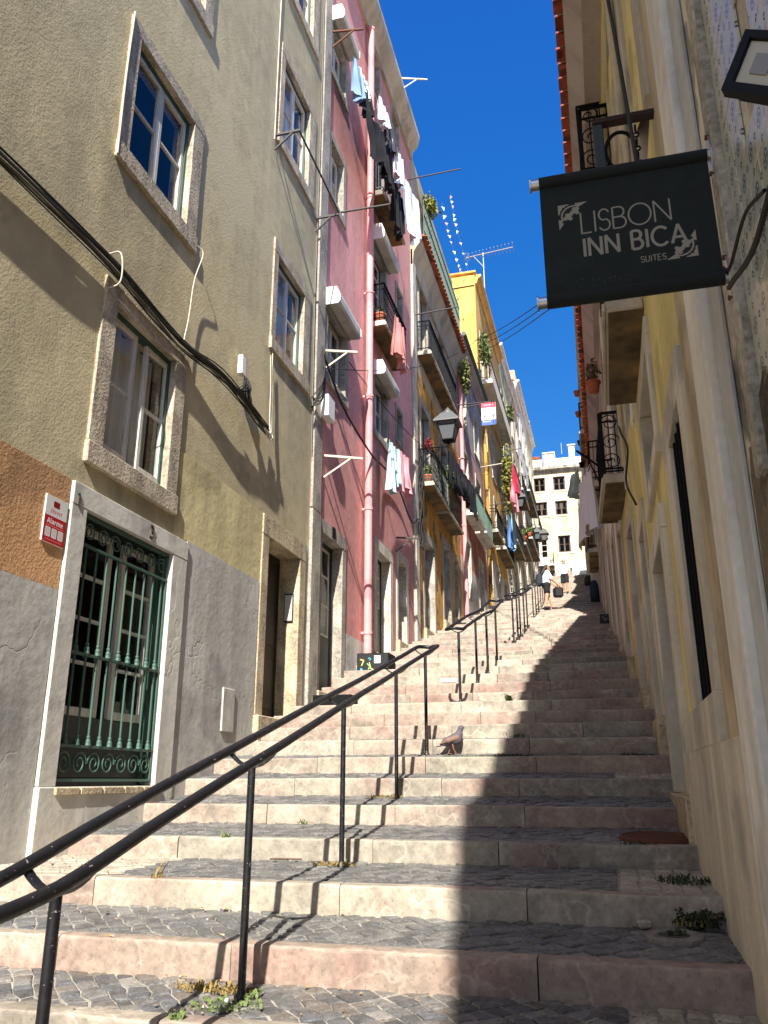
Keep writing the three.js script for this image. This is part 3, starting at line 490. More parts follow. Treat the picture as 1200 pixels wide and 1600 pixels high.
// ------------------------------------------------------------------ left side of the street
const pipe = (B, name, t, u0, u1, n, r, m, step = 2.4) => { const g = new MB(); g.rod(LF.pt(t, u0, n), LF.pt(t, u1, n), r, 12); for (let u = u0 + 0.8; u < u1; u += step) g.rod(LF.pt(t, u, n), LF.pt(t, u + 0.06, n), r * 1.18, 12).fbox(LF, t - 0.012, t + 0.012, u + 0.01, u + 0.05, 0.002, n); return part(name, g, m, B.root); };
let olive;
{ // olive house
  const B = olive = new Building('olive_house', 'olive roughcast house with a grey base and an iron-barred window, nearest on the left', LF, -9, 11.62, -4.2, 17.5, M.olive);
  const W = { stone: M.stone, frameWood: M.greenWood, rec: 0.06, rows: 2, curtain: 0.9 };
  const gw = B.window(5.97, 7.5, -0.05, 2.25, { sur: [0.22, 0.30, 0.2, 0.95], stone: M.greyPaint, proud: 0.035, rec: 0.11, rows: 4, wood: M.whiteWood, frameWood: M.darkGreen, low: 0.5, gap: 0.17, fr: 0.07, sash: 0.06, curtain: 0, label: 'ground floor window with green frame behind the iron bars' });
  B.window(6.1, 7.26, 2.88, 4.38, { ...W, sur: [0.23, 0.22, 0.2, 0.21], open: 0.05, gap: 0.12 });
  B.window(5.98, 7.2, 6.1, 7.57, { ...W, sur: [0.19, 0.24, 0.17, 0.21], curtain: 0.0 });
  B.window(5.98, 7.2, 9.33, 10.85, { ...W, sur: [0.19, 0.22, 0.17, 0.2] });
  B.window(5.98, 7.2, 12.5, 14.0, { ...W, sur: [0.19, 0.22, 0.17, 0.2] });
  B.window(9.93, 11.06, 6.1, 7.56, { ...W, sur: [0.17, 0.28, 0.22, 0.2], curtain: 0.7 });
  B.window(9.85, 11.03, 9.66, 11.3, { ...W, sur: [0.17, 0.3, 0.18, 0.2] });
  B.window(9.85, 11.03, 12.95, 14.5, { ...W, sur: [0.17, 0.3, 0.18, 0.2] });
  B.door(10.04, 11.24, 0.78, 3.15, { sur: [0.22, 0.24, 0.28, 0], stone: M.stoneWarm, rec: 0.3, back: -0.42, wood: M.darkWood, label: 'dark panelled wooden door in a deep stone opening' });
  B.finish();
  const b1 = B.band('painted_band', -9, 5.735, 1.49, 2.455, 0.007, M.orange); b1.userData.label = 'orange painted patch of wall';
  B.band('painted_band', -9, 5.735, -4.2, 1.488, 0.009, M.greyDado).userData.label = 'grey base coat left of the barred window';
  B.band('painted_band', 7.815, 9.80, -0.7, 2.48, 0.012, M.greyDado).userData.label = 'grey base coat right of the barred window';
  B.band('painted_band', 7.52, 9.805, 2.482, 3.43, 0.006, M.oliveLight).userData.label = 'paler repainted patch of wall';
  B.band('painted_band', 11.51, 11.615, 0, 3.43, 0.006, M.greyDado);
  // iron bars of the ground floor window
  const F = LF, N = -0.025, gr = new MB(); for (const u of [0.0, 0.27, 1.03, 1.96, 2.22]) gr.bar(F.pt(5.975, u, N), F.pt(7.495, u, N), 0.035, 0.022);
  for (const t of [5.99, 7.48]) gr.bar(F.pt(t, -0.02, N), F.pt(t, 2.24, N), 0.028, 0.028);
  const grille = part('window_grille', gr, M.greenIron, gw, 'green wrought iron grille with scrolled bands');
  for (let i = 0; i < 9; i++) { const t = 6.10 + i * 0.163, b = new MB(); b.rod(F.pt(t, 0.28, N), F.pt(t, 1.96, N), 0.0105, 8); for (const u of [0.31, 1.08]) b.ball(F.pt(t, u, N), 0.026, 8, 6).ball(F.pt(t, u + 0.04, N), 0.018, 8, 6); b.lathe([[0.03, 0], [0.026, 0.02], [0.012, 0.07]], F.pt(t, 0.28, N), 8).lathe([[0.03, 0], [0.026, 0.02], [0.012, 0.07]], F.pt(t, 1.04, N), 8); part('bar', b, M.greenIron, grille.parent); }
  for (const [uc, R0] of [[2.09, 0.085], [0.135, 0.10]]) for (let i = 0; i < 7; i++) { const tc = 6.12 + i * 0.21, sg = i % 2 ? 1 : -1, pts = []; for (let k = 0; k <= 26; k++) { const a = k / 26 * Math.PI * 3.4, r = R0 * (1 - k / 34); pts.push(F.pt(tc + sg * Math.cos(a) * r, uc + Math.sin(a) * r, N)); } const sc = new MB(); sc.tube(pts, 0.0085, 40, 5); part('scroll', sc, M.greenIron, grille.parent); }
  const jl = new MB(); jl.fbox(F, 7.41, 7.497, -0.04, 2.24, -0.15, -0.075, 0.004); part('jamb_lining', jl, M.greenIron, gw);
  const sillB = new MB(); for (let i = 0; i < 5; i++) sillB.fbox(F, 5.93 + i * 0.33, 6.245 + i * 0.33, -0.115, -0.052, -0.05, 0.075, 0.008); part('sill', sillB, M.stoneWarm, gw);
  // meter cover
  const mc = new MB(); mc.fbox(F, 8.88, 9.19, 0.53, 1.02, 0.013, 0.035, 0.006); part('meter_cover', mc, M.greyPaint, B.root);
}
const numeral = (s, F, t, u, h, n, m, parent, w = 0.55) => { // a painted figure from strokes
  const g = new MB(), P = (x, y) => F.pt(t + x * h, u + y * h, n), st = { 3: [[[-0.25, 0.42], [0.05, 0.5], [0.24, 0.3], [0, 0.03]], [[0, 0.03], [0.28, -0.2], [0.05, -0.5], [-0.28, -0.4]]], 1: [[[-0.14, 0.34], [0.02, 0.5]], [[0.02, 0.5], [0.02, -0.5]]] }[s];
  for (const l of st) g.tube(l.map(p => P(...p)), 0.016, 14, 5); return part('house_number', g, m, parent);
};
numeral('3', LF, 7.03, 2.355, 0.12, 0.035, M.bareIron, olive.root);
numeral('1', LF, 5.82, 2.30, 0.10, 0.035, M.bareIron, olive.root);

{ // pink house
  const B = new Building('pink_house', 'pink rendered house with a pink downpipe and laundry, next to the olive house', LF, 11.63, 19.0, -0.5, 17.4, M.pink);
  const W = { stone: M.stoneGrey, wood: M.whiteWood, frameWood: M.greyWood, rows: 2, curtain: 0.8, rec: 0.1 };
  const w1 = B.window(12.25, 13.3, 6.75, 8.05, { ...W, curtain: 0.95 }); B.shutterBox(12.05, 13.35, 8.0, 8.33, 0.3, w1);
  B.window(12.2, 12.98, 10.5, 11.75, W);
  const w3 = B.window(12.2, 13.0, 13.4, 14.45, W); B.shutterBox(12.0, 13.05, 14.5, 14.85, 0.3, w3);
  const wl = B.window(15.35, 16.4, 7.05, 8.3, { ...W, curtain: 0.95 }); B.shutterBox(15.25, 16.5, 8.24, 8.56, 0.28, wl);
  const nw = { ...W, leaves: 1, sur: [0.1, 0.1, 0.1, 0.1] };
  B.window(17.3, 17.85, 7.6, 8.4, nw); B.window(17.35, 17.95, 11.0, 11.75, nw); B.window(16.95, 17.7, 16.0, 17.0, { ...nw, sur: [0.08, 0.08, 0.08, 0.08] }); B.window(14.95, 15.7, 15.75, 17.0, { ...nw, leaves: 2 });
  B.door(15.25, 16.3, 9.37, 11.5, { wood: M.darkGreen, glazed: 0.6, stone: M.stoneGrey, rec: 0.12, sill: false }); B.shutterBox(15.1, 16.5, 11.52, 11.9, 0.3);
  B.door(15.1, 16.1, 12.62, 14.7, { wood: M.darkGreen, glazed: 0.6, stone: M.stoneGrey, rec: 0.12, sill: false });
  B.door(12.22, 13.3, 1.3, 3.85, { sur: [0.17, 0.2, 0.22, 0], stone: M.stoneGrey, glazed: 0.62, wood: M.darkGreen, rec: 0.17, label: 'dark green glazed door beside the olive house' });
  B.door(15.62, 16.65, 2.36, 4.45, { sur: [0.22, 0.24, 0.24, 0], stone: M.stoneWhite, glazed: 0.5, wood: M.darkGreen, rec: 0.18 });
  B.door(17.38, 18.15, 2.88, 4.72, { sur: [0.14, 0.22, 0.2, 0], stone: M.stoneWhite, glazed: 0, wood: M.darkGreen, rec: 0.2 });
  B.finish();
  B.band('painted_band', 13.52, 15.38, 0.5, 2.42, 0.006, M.greyPaint);
  const pl = new MB(); pl.fbox(LF, 11.63, 12.02, 4.1, 17.2, 0.002, 0.05, 0.008).fbox(LF, 11.63, 12.03, -0.5, 4.08, 0.002, 0.06, 0.008); part('pilaster', pl, M.stoneGrey, B.root);
  const co = new MB(); co.prof(LF, 11.63, 19.1, [[0.002, 17.05], [0.08, 17.05], [0.1, 17.3], [0.24, 17.45], [0.3, 17.7], [0.3, 17.85], [0.002, 17.85]]); part('cornice', co, M.beige, B.root);
  pipe(B, 'downpipe', 14.55, 1.75, 17.0, 0.13, 0.075, M.pinkPipe);
  B.balcony(14.95, 17.0, 9.33, 0.36, { iron: M.blackIron, style: 1, slab: M.slab });
  B.balcony(14.85, 16.75, 12.6, 0.36, { iron: M.darkGreen, style: 1, slab: M.slab });
  const pq = new MB(); pq.fbox(LF, 12.68, 12.83, 3.9, 4.08, 0.03, 0.045); part('number_plate', pq, M.blackPlastic, B.root);
}
{ // ochre house with a beige upper part and a tiled eave
  const B = new Building('ochre_house', 'ochre and beige house with two black balconies and a tiled eave', LF, 19.01, 26.0, 0.5, 17.4, M.beige);
  const W = { stone: M.stoneGrey, wood: M.whiteWood, rows: 3, curtain: 0.8, rec: 0.12, sur: [0.14, 0.14, 0.16, 0.12] };
  const bd = { wood: M.darkGreen, glazed: 0.7, stone: M.stoneGrey, rec: 0.14, sill: false };
  for (const u of [7.42, 11.22]) { B.door(20.1, 21.1, u, u + 2.3, bd); B.door(22.8, 23.8, u, u + 2.3, bd); }
  B.door(20.25, 21.5, 3.62, 6.0, { sur: [0.18, 0.18, 0.22, 0], wood: M.greyWood, rec: 0.28, stone: M.stoneGrey });
  B.door(22.9, 23.9, 4.3, 6.6, { sur: [0.18, 0.18, 0.22, 0], wood: M.darkWood, rec: 0.28, stone: M.stoneGrey });
  B.door(24.6, 25.3, 4.7, 6.6, { sur: [0.12, 0.12, 0.16, 0], wood: M.darkWood, rec: 0.28, stone: M.stoneGrey });
  const at = { wood: M.whiteWood, leaves: 2, rows: 2, sur: [0.08, 0.08, 0.08, 0.08] }; B.window(20.2, 21.2, 15.2, 16.6, at); B.window(23, 24, 15.2, 16.6, at);
  B.finish();
  const lo = new MB(); lo.plate(LF, rect(19.42, 25.99, 0.5, 10.6), B.holes.filter(h => h[0][1] < 10 && h[2][1] < 10.5), 0.001, 0.008); part('painted_band', lo, M.ochre, B.root);
  const pi = new MB(); pi.fbox(LF, 19.02, 19.4, 0.5, 14.0, 0.002, 0.07, 0.01); part('pilaster', pi, M.stoneWhite, B.root);
  const co = new MB(); co.prof(LF, 19.02, 26.0, [[0.002, 13.5], [0.06, 13.5], [0.10, 13.9], [0.25, 14.15], [0.3, 14.35], [0.002, 14.35]]); part('cornice', co, M.beige, B.root);
  B.balcony(19.75, 24.0, 11.2, 0.38, { slab: M.slab }); B.balcony(19.8, 21.95, 7.4, 0.38, { iron: M.darkGreen, style: 1 }); B.balcony(22.05, 24.3, 7.35, 0.38, { iron: M.darkGreen });
  const ro = new MB(); ro.prof(LF, 19.05, 25.9, [[-1.0, 14.82], [0.42, 14.4], [0.42, 14.36], [0.0, 14.4]]); const rf = part('eave', ro, M.roofing, B.root);
  for (let i = 0; i < 30; i++) { const t = 19.2 + i * 0.225, g = new MB(), pts = []; for (let k = 0; k <= 6; k++) { const a = Math.PI * k / 6; pts.push([Math.cos(a) * 0.1, Math.sin(a) * 0.055]); } const tr = []; for (let k = 0; k < 6; k++) { const A = (q, n, u) => LF.pt(t + q[0], u + q[1], n).toArray(), p = pts[k], q = pts[k + 1]; tr.push(...A(p, 0.46, 14.38), ...A(q, 0.46, 14.38), ...A(q, -0.3, 14.63), ...A(p, 0.46, 14.38), ...A(q, -0.3, 14.63), ...A(p, -0.3, 14.63)); } g.push(geoFrom(tr)); part('roof_tile', g, M.tile, rf); }
  const rl = new MB(); for (const u of [14.75, 15.3, 15.75]) rl.bar(LF.pt(19.3, u, 0.34), LF.pt(25.2, u, 0.34), 0.03, 0.03); for (let i = 0; i <= 54; i++) rl.bar(LF.pt(19.3 + i * 0.109, 14.5, 0.34), LF.pt(19.3 + i * 0.109, 15.75, 0.34), 0.016, 0.016); part('attic_railing', rl, M.greenIron, B.root);
}
// far houses on the left: plain walls, windows with surrounds, doors, a balcony or two
function simpleHouse(name, label, t0, t1, u0, u1, m, o = {}) {
  const B = new Building(name, label, LF, t0, t1, u0, u1, m, { deep: o.deep ?? 7 });
  const W = { wood: o.wood ?? M.whiteWood, rows: 2, stone: o.stone ?? M.stoneWhite, rec: 0.12, sur: [0.12, 0.12, 0.12, 0.1], curtain: 0 };
  const n = o.cols ?? 2, cw = (t1 - t0) / n;
  (o.floors ?? []).forEach(([u, h, kind], k) => { for (let i = 0; i < n; i++) { const c = t0 + cw * (i + 0.5), w = o.ww ?? 0.95; if (kind === 'd') B.door(c - w / 2, c + w / 2, u, u + h, { wood: (i + k) % 2 ? M.darkGreen : M.brownWood, stone: W.stone, glazed: k ? 0.6 : 0, rec: 0.14, sur: [0.12, 0.12, 0.14, 0], sill: false }); else B.window(c - w / 2, c + w / 2, u, u + h, { ...W, curtain: (i + k) % 2 ? 0.8 : 0 }); } });
  B.finish();
  if (o.dado) B.band('painted_band', t0 + 0.005, t1 - 0.005, u0, o.dado, 0.008, o.dadoMat ?? M.greyPaint, B.holes.filter(h => h[0][1] < o.dado).map(h => h.map(([t, u]) => [t, Math.min(u, o.dado - 0.002)])));
  if (o.upper) { const hs = B.holes.filter(h => h[0][1] > o.upper[0]); B.band('painted_band', t0 + 0.004, t1 - 0.004, o.upper[0], u1 - 0.01, 0.007, o.upper[1], hs); }
  const co = new MB(); co.prof(LF, t0, t1, [[0.009, u1 - 0.35], [0.06, u1 - 0.35], [0.12, u1 - 0.12], [0.28, u1], [0.28, u1 + 0.1], [0.009, u1 + 0.1]]); part('cornice', co, o.cornice ?? M.white, B.root);
  return B;
}
{
  let B = simpleHouse('lilac_house', 'lilac house with green balcony railings and a grey ground floor', 26.01, 32.25, 2, 15.2, M.lilac, { cols: 2, ww: 1.15, floors: [[5.9, 2.0, 'd'], [8.95, 2.3, 'd'], [12.3, 1.6]], dado: 7.1, dadoMat: M.greyPaint, upper: [11.9, M.lilacGrey], cornice: M.lilacGrey });
  B.band('painted_band', 26.02, 32.2, 7.105, 8.75, 0.009, M.rose, B.holes.filter(h => h[0][1] < 8 && h[2][1] > 7.105).map(h => h.map(([t, u]) => [t, Math.max(u, 7.106)])));
  B.balcony(27.2, 29.2, 8.9, 0.42, { iron: M.greenIron, slab: M.slabWhite, under: M.slabWhite, style: 0, bars: 0.09 }); B.balcony(29.5, 31.6, 8.9, 0.42, { iron: M.greenIron, slab: M.slabWhite, under: M.slabWhite, bars: 0.09 });
  { const g = new MB(); g.rod(LF.pt(26.3, 15.4, 0.3), LF.pt(32.2, 15.4, 0.3), 0.09, 8); part('gutter', g, M.greenIron, B.root); }
  pipe(B, 'downpipe', 26.25, 4.9, 15, 0.12, 0.07, M.pinkPipe);
  B = simpleHouse('yellow_house', 'tall yellow house with a wide white balcony slab near its top', 32.26, 40.2, 4, 21.7, M.yellow, { cols: 3, ww: 1.0, floors: [[6.9, 2.1, 'd'], [10.0, 2.2, 'd'], [13.3, 2.2], [17.0, 2.2, 'd']], dado: 9.0, cornice: M.yellow });
  B.balcony(32.4, 39.6, 16.6, 0.55, { iron: M.greyIron, slab: M.slabWhite, under: M.white, th: 0.22 }); B.balcony(33.0, 35.0, 9.95, 0.45, { iron: M.blackIron }); B.balcony(35.8, 39.4, 9.95, 0.45, { iron: M.blackIron });
  { const g = new MB(); g.fbox(LF, 32.1, 32.255, 15.7, 21.7, -5, 0.0); const tw = part('gable_wall', g, M.yellow, B.root); const h = new MB(); h.fbox(LF, 32.08, 34.7, 21.83, 21.93, -5.05, 0.06, 0.01); part('coping', h, M.yellow, tw); const b2 = new MB(); b2.rod(V(-6.2, 21.1, 32.07), V(-4.32, 21.15, 32.07), 0.018, 6); part('cable', b2, M.cable, B.root); }
  pipe(B, 'downpipe', 32.5, 6.6, 16, 0.12, 0.075, M.ochre);
  B = simpleHouse('greenish_house', 'pale greenish house with creeping plants on its balcony', 40.21, 45.2, 6, 22.6, M.greenish, { cols: 2, floors: [[8.7, 2.1, 'd'], [11.8, 2.0, 'd'], [15.0, 2.0], [18.3, 2.0]], dado: 10.9 });
  B.balcony(40.8, 44.8, 11.7, 0.5, { iron: M.blackIron }); B.balcony(40.6, 44.6, 14.9, 0.55, { iron: M.bareIron });
  B = simpleHouse('cream_house', 'narrow cream house between the greenish and the tall white houses', 45.21, 50.2, 8, 23.0, M.peach, { cols: 2, floors: [[10.0, 2.1, 'd'], [13.0, 2.0, 'd'], [16.3, 2.0], [19.6, 2.0]], dado: 12.2 });
  B.balcony(45.8, 49.8, 12.9, 0.5, { iron: M.blackIron }); B.balcony(45.8, 49.8, 16.2, 0.5, { iron: M.blackIron, slab: M.slabWhite });
  B = simpleHouse('white_house', 'tallest white house on the left near the top of the steps', 50.21, 57.5, 9, 25.3, M.white, { cols: 3, floors: [[11.7, 2.1, 'd'], [14.8, 2.0, 'd'], [18.0, 2.0], [21.4, 2.0]], dado: 13.9 });
  { const g = new MB(); g.fbox(LF, 50.3, 51.6, 25.43, 26.2, -2, 0.0, 0.05); part('chimney', g, M.peach, B.root); }
  B.balcony(51, 57, 17.9, 0.5, { iron: M.blackIron, slab: M.slabWhite }); B.balcony(51, 57, 14.7, 0.5, { iron: M.blackIron, slab: M.slabWhite });
  B = simpleHouse('pale_house', 'pale plastered corner house at the top left of the steps', 57.51, 62.6, 11, 25.5, M.cream, { cols: 2, floors: [[14.4, 2.1, 'd'], [17.6, 2.0, 'd'], [20.8, 2.0]], dado: 16.2 });
  B.balcony(58, 62, 17.5, 0.5, { iron: M.blackIron, slab: M.slabWhite });
}
{ // house across the top of the steps
  const F = facing(66.3), B = new Building('cream_facing_house', 'cream house closing the view at the top of the steps', F, -13, 9, TOP[1] - 1, 25.0, M.cream, { thick: 0.35 });
  const px = (x, y) => onS(x, y, 66.3), W = { stone: M.stoneWhite, wood: M.brownWood, sur: [0.2, 0.2, 0.2, 0.15], rows: 2, rec: 0.16 };
  const cols = [-7.2, -4.12, -2.5, 0.4], ws = [[22.95, 1.2], [20.8, 1.2], [17.6, 1.4]];
  cols.forEach((c, i) => ws.forEach(([u, h], k) => { if (!(i === 1 && k === 2)) B.window(c - 0.48 + k * 0.05, c + 0.48 + k * 0.05, u, u + h, W); }));
  B.door(-4.4, -3.65, 16.6, 18.9, { wood: M.whiteWood, stone: M.stoneWhite, glazed: 0.7, rec: 0.14, sill: false });
  B.door(-4.5, -3.3, TOP[1], TOP[1] + 1.6, { wood: M.darkGreen, stone: M.stoneWhite, glazed: 0.4, rec: 0.2, sill: false }); B.door(-2.75, -1.95, TOP[1], TOP[1] + 1.7, { wood: M.greyWood, stone: M.stoneWhite, rec: 0.15, sill: false });
  B.finish();
  B.balcony(-4.9, -3.3, 16.55, 0.6, { iron: M.blackIron, slab: M.slabWhite });
  const co = new MB(); co.prof(F, -13, 9, [[0.002, 24.5], [0.1, 24.5], [0.16, 24.7], [0.42, 24.75], [0.42, 25.0], [0.002, 25.0]]); part('cornice', co, M.greyWall, B.root);
  const up = new MB(); up.plate(F, rect(-13, 9, 25.01, 26.15), [], -1.3, -0.9); const pa = part('attic_wall', up, M.white, B.root);
  const tl = new MB(); tl.box(-13, -4.0, 26.16, 26.5, 67.3, 73); part('attic_roof', tl, M.roofing, B.root);
  const dm = new MB(); dm.box(-3.75, -2.7, 25.05, 26.5, 66.5, 69); const d = part('dormer', dm, M.white, B.root), dw = new MB(); for (const x of [-3.66, -3.22, -2.79]) dw.box(x - 0.04, x + 0.04, 25.2, 26.3, 66.44, 66.495); dw.box(-3.72, -2.73, 26.3, 26.4, 66.43, 66.495); part('window_frame', dw, M.greyIron, d); const dg = new MB(); dg.box(-3.62, -2.83, 25.2, 26.29, 66.46, 66.47); part('pane', dg, M.curtain, d);
  const dado = new MB(); dado.plate(F, rect(-13, 9, TOP[1] - 1, TOP[1] + 2.3), B.holes.filter(h => h[0][1] < TOP[1] + 1).map(h => h), 0.001, 0.012); part('painted_band', dado, M.white, B.root);
}
// ------------------------------------------------------------------ right side of the street
{ // tiled house, nearest on the right
  const B = new Building('tiled_house', 'tiled house with peeling plaster and a floodlight, nearest on the right', RF, -4.6, 3.62, -4.2, 9.9, M.peel, { thick: 0.35 });
  B.finish();
  // glazed tiles, each laid by itself, broken away towards the street corner and low down
  const draw = (seed) => canvasTex(128, 128, (x, w, h) => { const R = rng(seed); x.fillStyle = '#c3c4b4'; x.fillRect(0, 0, w, h);
    x.lineWidth = 3; x.strokeStyle = '#dcdccd'; x.beginPath(); x.moveTo(0, 0); x.lineTo(w, h); x.moveTo(w, 0); x.lineTo(0, h); x.stroke();
    const blue = '#4f6f80', dark = '#2f4656'; x.fillStyle = blue; x.beginPath(); x.arc(64, 64, 27, 0, 7); x.fill(); x.fillStyle = '#c9cbbd'; x.beginPath(); x.arc(64, 64, 20, 0, 7); x.fill();
    x.fillStyle = dark; for (let i = 0; i < 4; i++) { const a = i * Math.PI / 2; x.beginPath(); x.ellipse(64 + Math.cos(a) * 10, 64 + Math.sin(a) * 10, 9, 5, a, 0, 7); x.fill(); }
    x.fillStyle = '#8d8b50'; x.beginPath(); x.arc(64, 64, 4, 0, 7); x.fill();
    x.fillStyle = dark; for (const [a, b] of [[0, 64], [128, 64], [64, 0], [64, 128]]) { x.save(); x.translate(a, b); x.rotate(Math.PI / 4); x.fillRect(-9, -9, 18, 18); x.fillStyle = '#b8b990'; x.fillRect(-4, -4, 8, 8); x.fillStyle = dark; x.restore(); }
    for (let i = 0; i < 40; i++) { x.fillStyle = `rgba(${90 + R() * 60},${85 + R() * 50},${70 + R() * 40},0.18)`; x.beginPath(); x.arc(R() * w, R() * h, 2 + R() * 9, 0, 7); x.fill(); } });
  const tm = [1, 2, 3].map(s => { const m = new THREE.MeshPhysicalMaterial({ color: 0xffffff, map: draw(s), roughness: 0.3, clearcoat: 0.4, clearcoatRoughness: 0.25 }); return m; });
  const T = 0.14, R = rng(66), lostAt = (t, u) => 0.5 * Math.sin(t * 5.3 + u * 1.7) + 0.5 * Math.sin(u * 3.1 - t * 2.2);
  for (let i = 0; i < 11; i++) for (let k = 0; k < 22; k++) {
    const t = 1.02 + i * T, u = 1.0 + k * T; if (u < 1.0 + (2.55 - t) * 0.5) continue; if (lostAt(t, u) > (u > 2.3 ? 0.35 : 0.86)) continue;
    const g = geoFrom(mapArr(chamferBox(t + 0.0015, t + T - 0.0015, u + 0.0015, u + T - 0.0015, 0.002, 0.011 + R() * 0.002, 0.002), RF)), p = g.attributes.position, uv = new Float32Array(p.count * 2);
    for (let q = 0; q < p.count; q++) { uv[q * 2] = (-p.getZ(q) - t) / T; uv[q * 2 + 1] = (p.getY(q) - u) / T; } g.setAttribute('uv', new THREE.BufferAttribute(uv, 2));
    part('tile', g, tm[Math.floor(R() * 3)], B.root);
  }
  // rubble where the coat has fallen off, and its ragged edge
  const edge = []; for (let i = 0; i <= 24; i++) { const k = i / 24; edge.push([2.86 - k * 1.8 + 0.05 * Math.sin(i * 2.3), 0.98 + k * 0.75 + 0.06 * Math.sin(i * 1.7)]); }
  const rub = new MB(); rub.plate(RF, [[2.82, -3.5], [2.9, 0.2], ...edge, [-2, 1.9], [-2, -3.5]], [], 0.002, 0.02); part('rubble_patch', rub, M.rubble, B.root);
  const st = new MB(); st.fbox(RF, 2.56, 2.66, 0.9, 9.8, 0.002, 0.045, 0.008); part('stone_strip', st, M.stoneGrey, B.root);
  const g2 = new MB(); g2.fbox(RF, 2.99, 3.22, -4, 9.8, 0.002, 0.02, 0.004); part('painted_band', g2, M.greyR, B.root);
  const pl = new MB(); pl.fbox(RF, 3.225, 3.615, -4, 9.8, 0.002, 0.06, 0.01); part('pilaster', pl, M.whiteR, B.root);
}
const EAVE = 8.0, eaveR = t => 0.077 - 0.005 * t;
{ // yellow house on the right
  const B = new Building('yellow_shaded_house', 'yellow house in shade with stone door frames, along the right side', RF, 3.63, 14.7, -3.5, 7.65, M.yellowR);
  const st = M.travertine;
  const dw = B.window(4.62, 5.38, 0.42, 2.1, { sur: [0.2, 0.42, 0.24, 0.25], stone: st, proud: 0.03, rec: 0.015, wood: M.darkGreen, leaves: 2, rows: 3, label: 'dark shuttered window with iron bars' });
  B.window(6.4, 7.85, 2.52, 3.4, { sur: [0.22, 0.22, 0.16, 0.14], stone: st, proud: 0.03, rec: 0.2, wood: M.greyWood });
  B.door(6.65, 7.95, -0.1, 1.85, { sur: [0.24, 0.3, 0.2, 0], stone: st, proud: 0.05, rec: 0.24, wood: M.darkWood });
  B.door(9.2, 10.1, 0.62, 2.75, { sur: [0.2, 0.24, 0.2, 0], stone: st, rec: 0.2, wood: M.greyWood }); B.door(11.0, 11.9, 1.1, 3.3, { sur: [0.2, 0.2, 0.2, 0], stone: M.stoneShade, rec: 0.2, wood: M.greyWood }); B.door(13.0, 13.9, 1.75, 3.9, { sur: [0.2, 0.2, 0.2, 0], stone: M.stoneShade, rec: 0.2, wood: M.brownWood });
  const up = { stone: M.stoneShade, rec: 0.12, glazed: 0.6, sill: false, sur: [0.2, 0.2, 0.2, 0], proud: 0.035 };
  B.door(4.5, 5.4, 4.0, 6.1, { ...up, wood: M.greyWood }); B.door(6.8, 7.75, 4.0, 6.1, up); B.door(9.3, 10.2, 4.2, 6.1, up); B.door(11.5, 12.4, 4.2, 6.1, up); B.window(13.4, 14.2, 4.8, 5.9, { stone: M.stoneShade });
  for (const t of [4.5, 6.8, 9.3, 11.5, 13.4]) B.window(t, t + 0.9, 6.4, 7.35, { stone: M.stoneShade, rec: 0.12, sur: [0.2, 0.2, 0.18, 0.16] });
  B.finish();
  const base = new MB(); base.plate(RF, [[3.64, -3.4], [6.38, -3.4], [6.38, 0.17], [3.64, 0.17]], B.holes.filter(h => h[0][1] < 0.1 && h[1][0] < 6.3), 0.002, 0.055); part('plinth', base, st, B.root);
  const bb = new MB(); bb.plate(RF, [[3.7, 0.175], [4.38, 0.175], [4.38, 7.6], [3.7, 7.6]], [], 0.001, 0.006); part('painted_band', bb, M.beigeR, B.root);
  const b3 = new MB(); b3.plate(RF, [[8.3, 0.0], [8.95, 0.2], [8.95, 1.4], [8.3, 1.15]], [], 0.001, 0.006).plate(RF, [[10.4, 0.5], [10.75, 0.6], [10.75, 2.1], [10.4, 1.95]], [], 0.001, 0.006); part('painted_band', b3, st, B.root);
  const pls = new MB(); for (const t of [5.9, 8.6, 10.75, 12.75]) pls.fbox(RF, t, t + 0.32, 3.75, 7.6, 0.001, 0.05, 0.008); part('pilaster', pls, M.whiteR, B.root);
  for (const [t, w] of [[5.65, 0.08], [8.2, 0.1], [10.55, 0.08]]) { const g = new MB(); g.rod(RF.pt(t, 3.9, 0.07), RF.pt(t, 7.6, 0.07), w * 0.45, 10); part('downpipe', g, M.beigeR, B.root); }
  for (const t of [4.66, 4.82, 4.98, 5.14, 5.3]) { const g = new MB(); g.rod(RF.pt(t, 0.43, 0.0), RF.pt(t, 2.09, 0.0), 0.011, 6); part('bar', g, M.blackIron, dw); }
  // balcony seen from below, and the higher one with scrolled ends
  const scr = (t, u0, u1, na, nb, parent, m = M.blackIron) => { const g = new MB(), H = u1 - u0, P = (n, u) => RF.pt(t, u, n); g.bar(P(na, u0), P(nb, u0), 0.022, 0.02).bar(P(na, u1), P(nb, u1), 0.028, 0.02).bar(P(nb, u0), P(nb, u1), 0.03, 0.024).bar(P(na + 0.01, u0), P(na + 0.01, u1), 0.016, 0.016); const W = nb - na; for (let k = 0; k < 3; k++) { const pts = [], uc = u0 + H * (k + 0.5) / 3, sg = k % 2 ? -1 : 1; for (let i = 0; i <= 24; i++) { const a = i / 24 * Math.PI * 3.1, r = W * 0.46 * (1 - i / 30); pts.push(P((na + nb) / 2 + sg * Math.cos(a) * r, uc + Math.sin(a) * r * H / W / 3.1)); } g.tube(pts, 0.008, 36, 5); } part('scrolled_end', g, m, parent); };
  const b1 = B.balcony(6.35, 8.2, 3.86, 0.31, { slab: M.stoneShade, under: M.damp, label: 'stained stone balcony seen from below' }); 
  const b2 = B.balcony(8.0, 10.4, 6.5, 0.36, { slab: M.stoneShade, under: M.damp }); scr(7.97, 6.52, 7.42, 0.1, 0.36, b2);
  const b4 = B.balcony(11.0, 12.9, 3.98, 0.32, { slab: M.stoneShade, under: M.damp }); scr(10.96, 4.0, 4.86, 0.05, 0.33, b4);
}
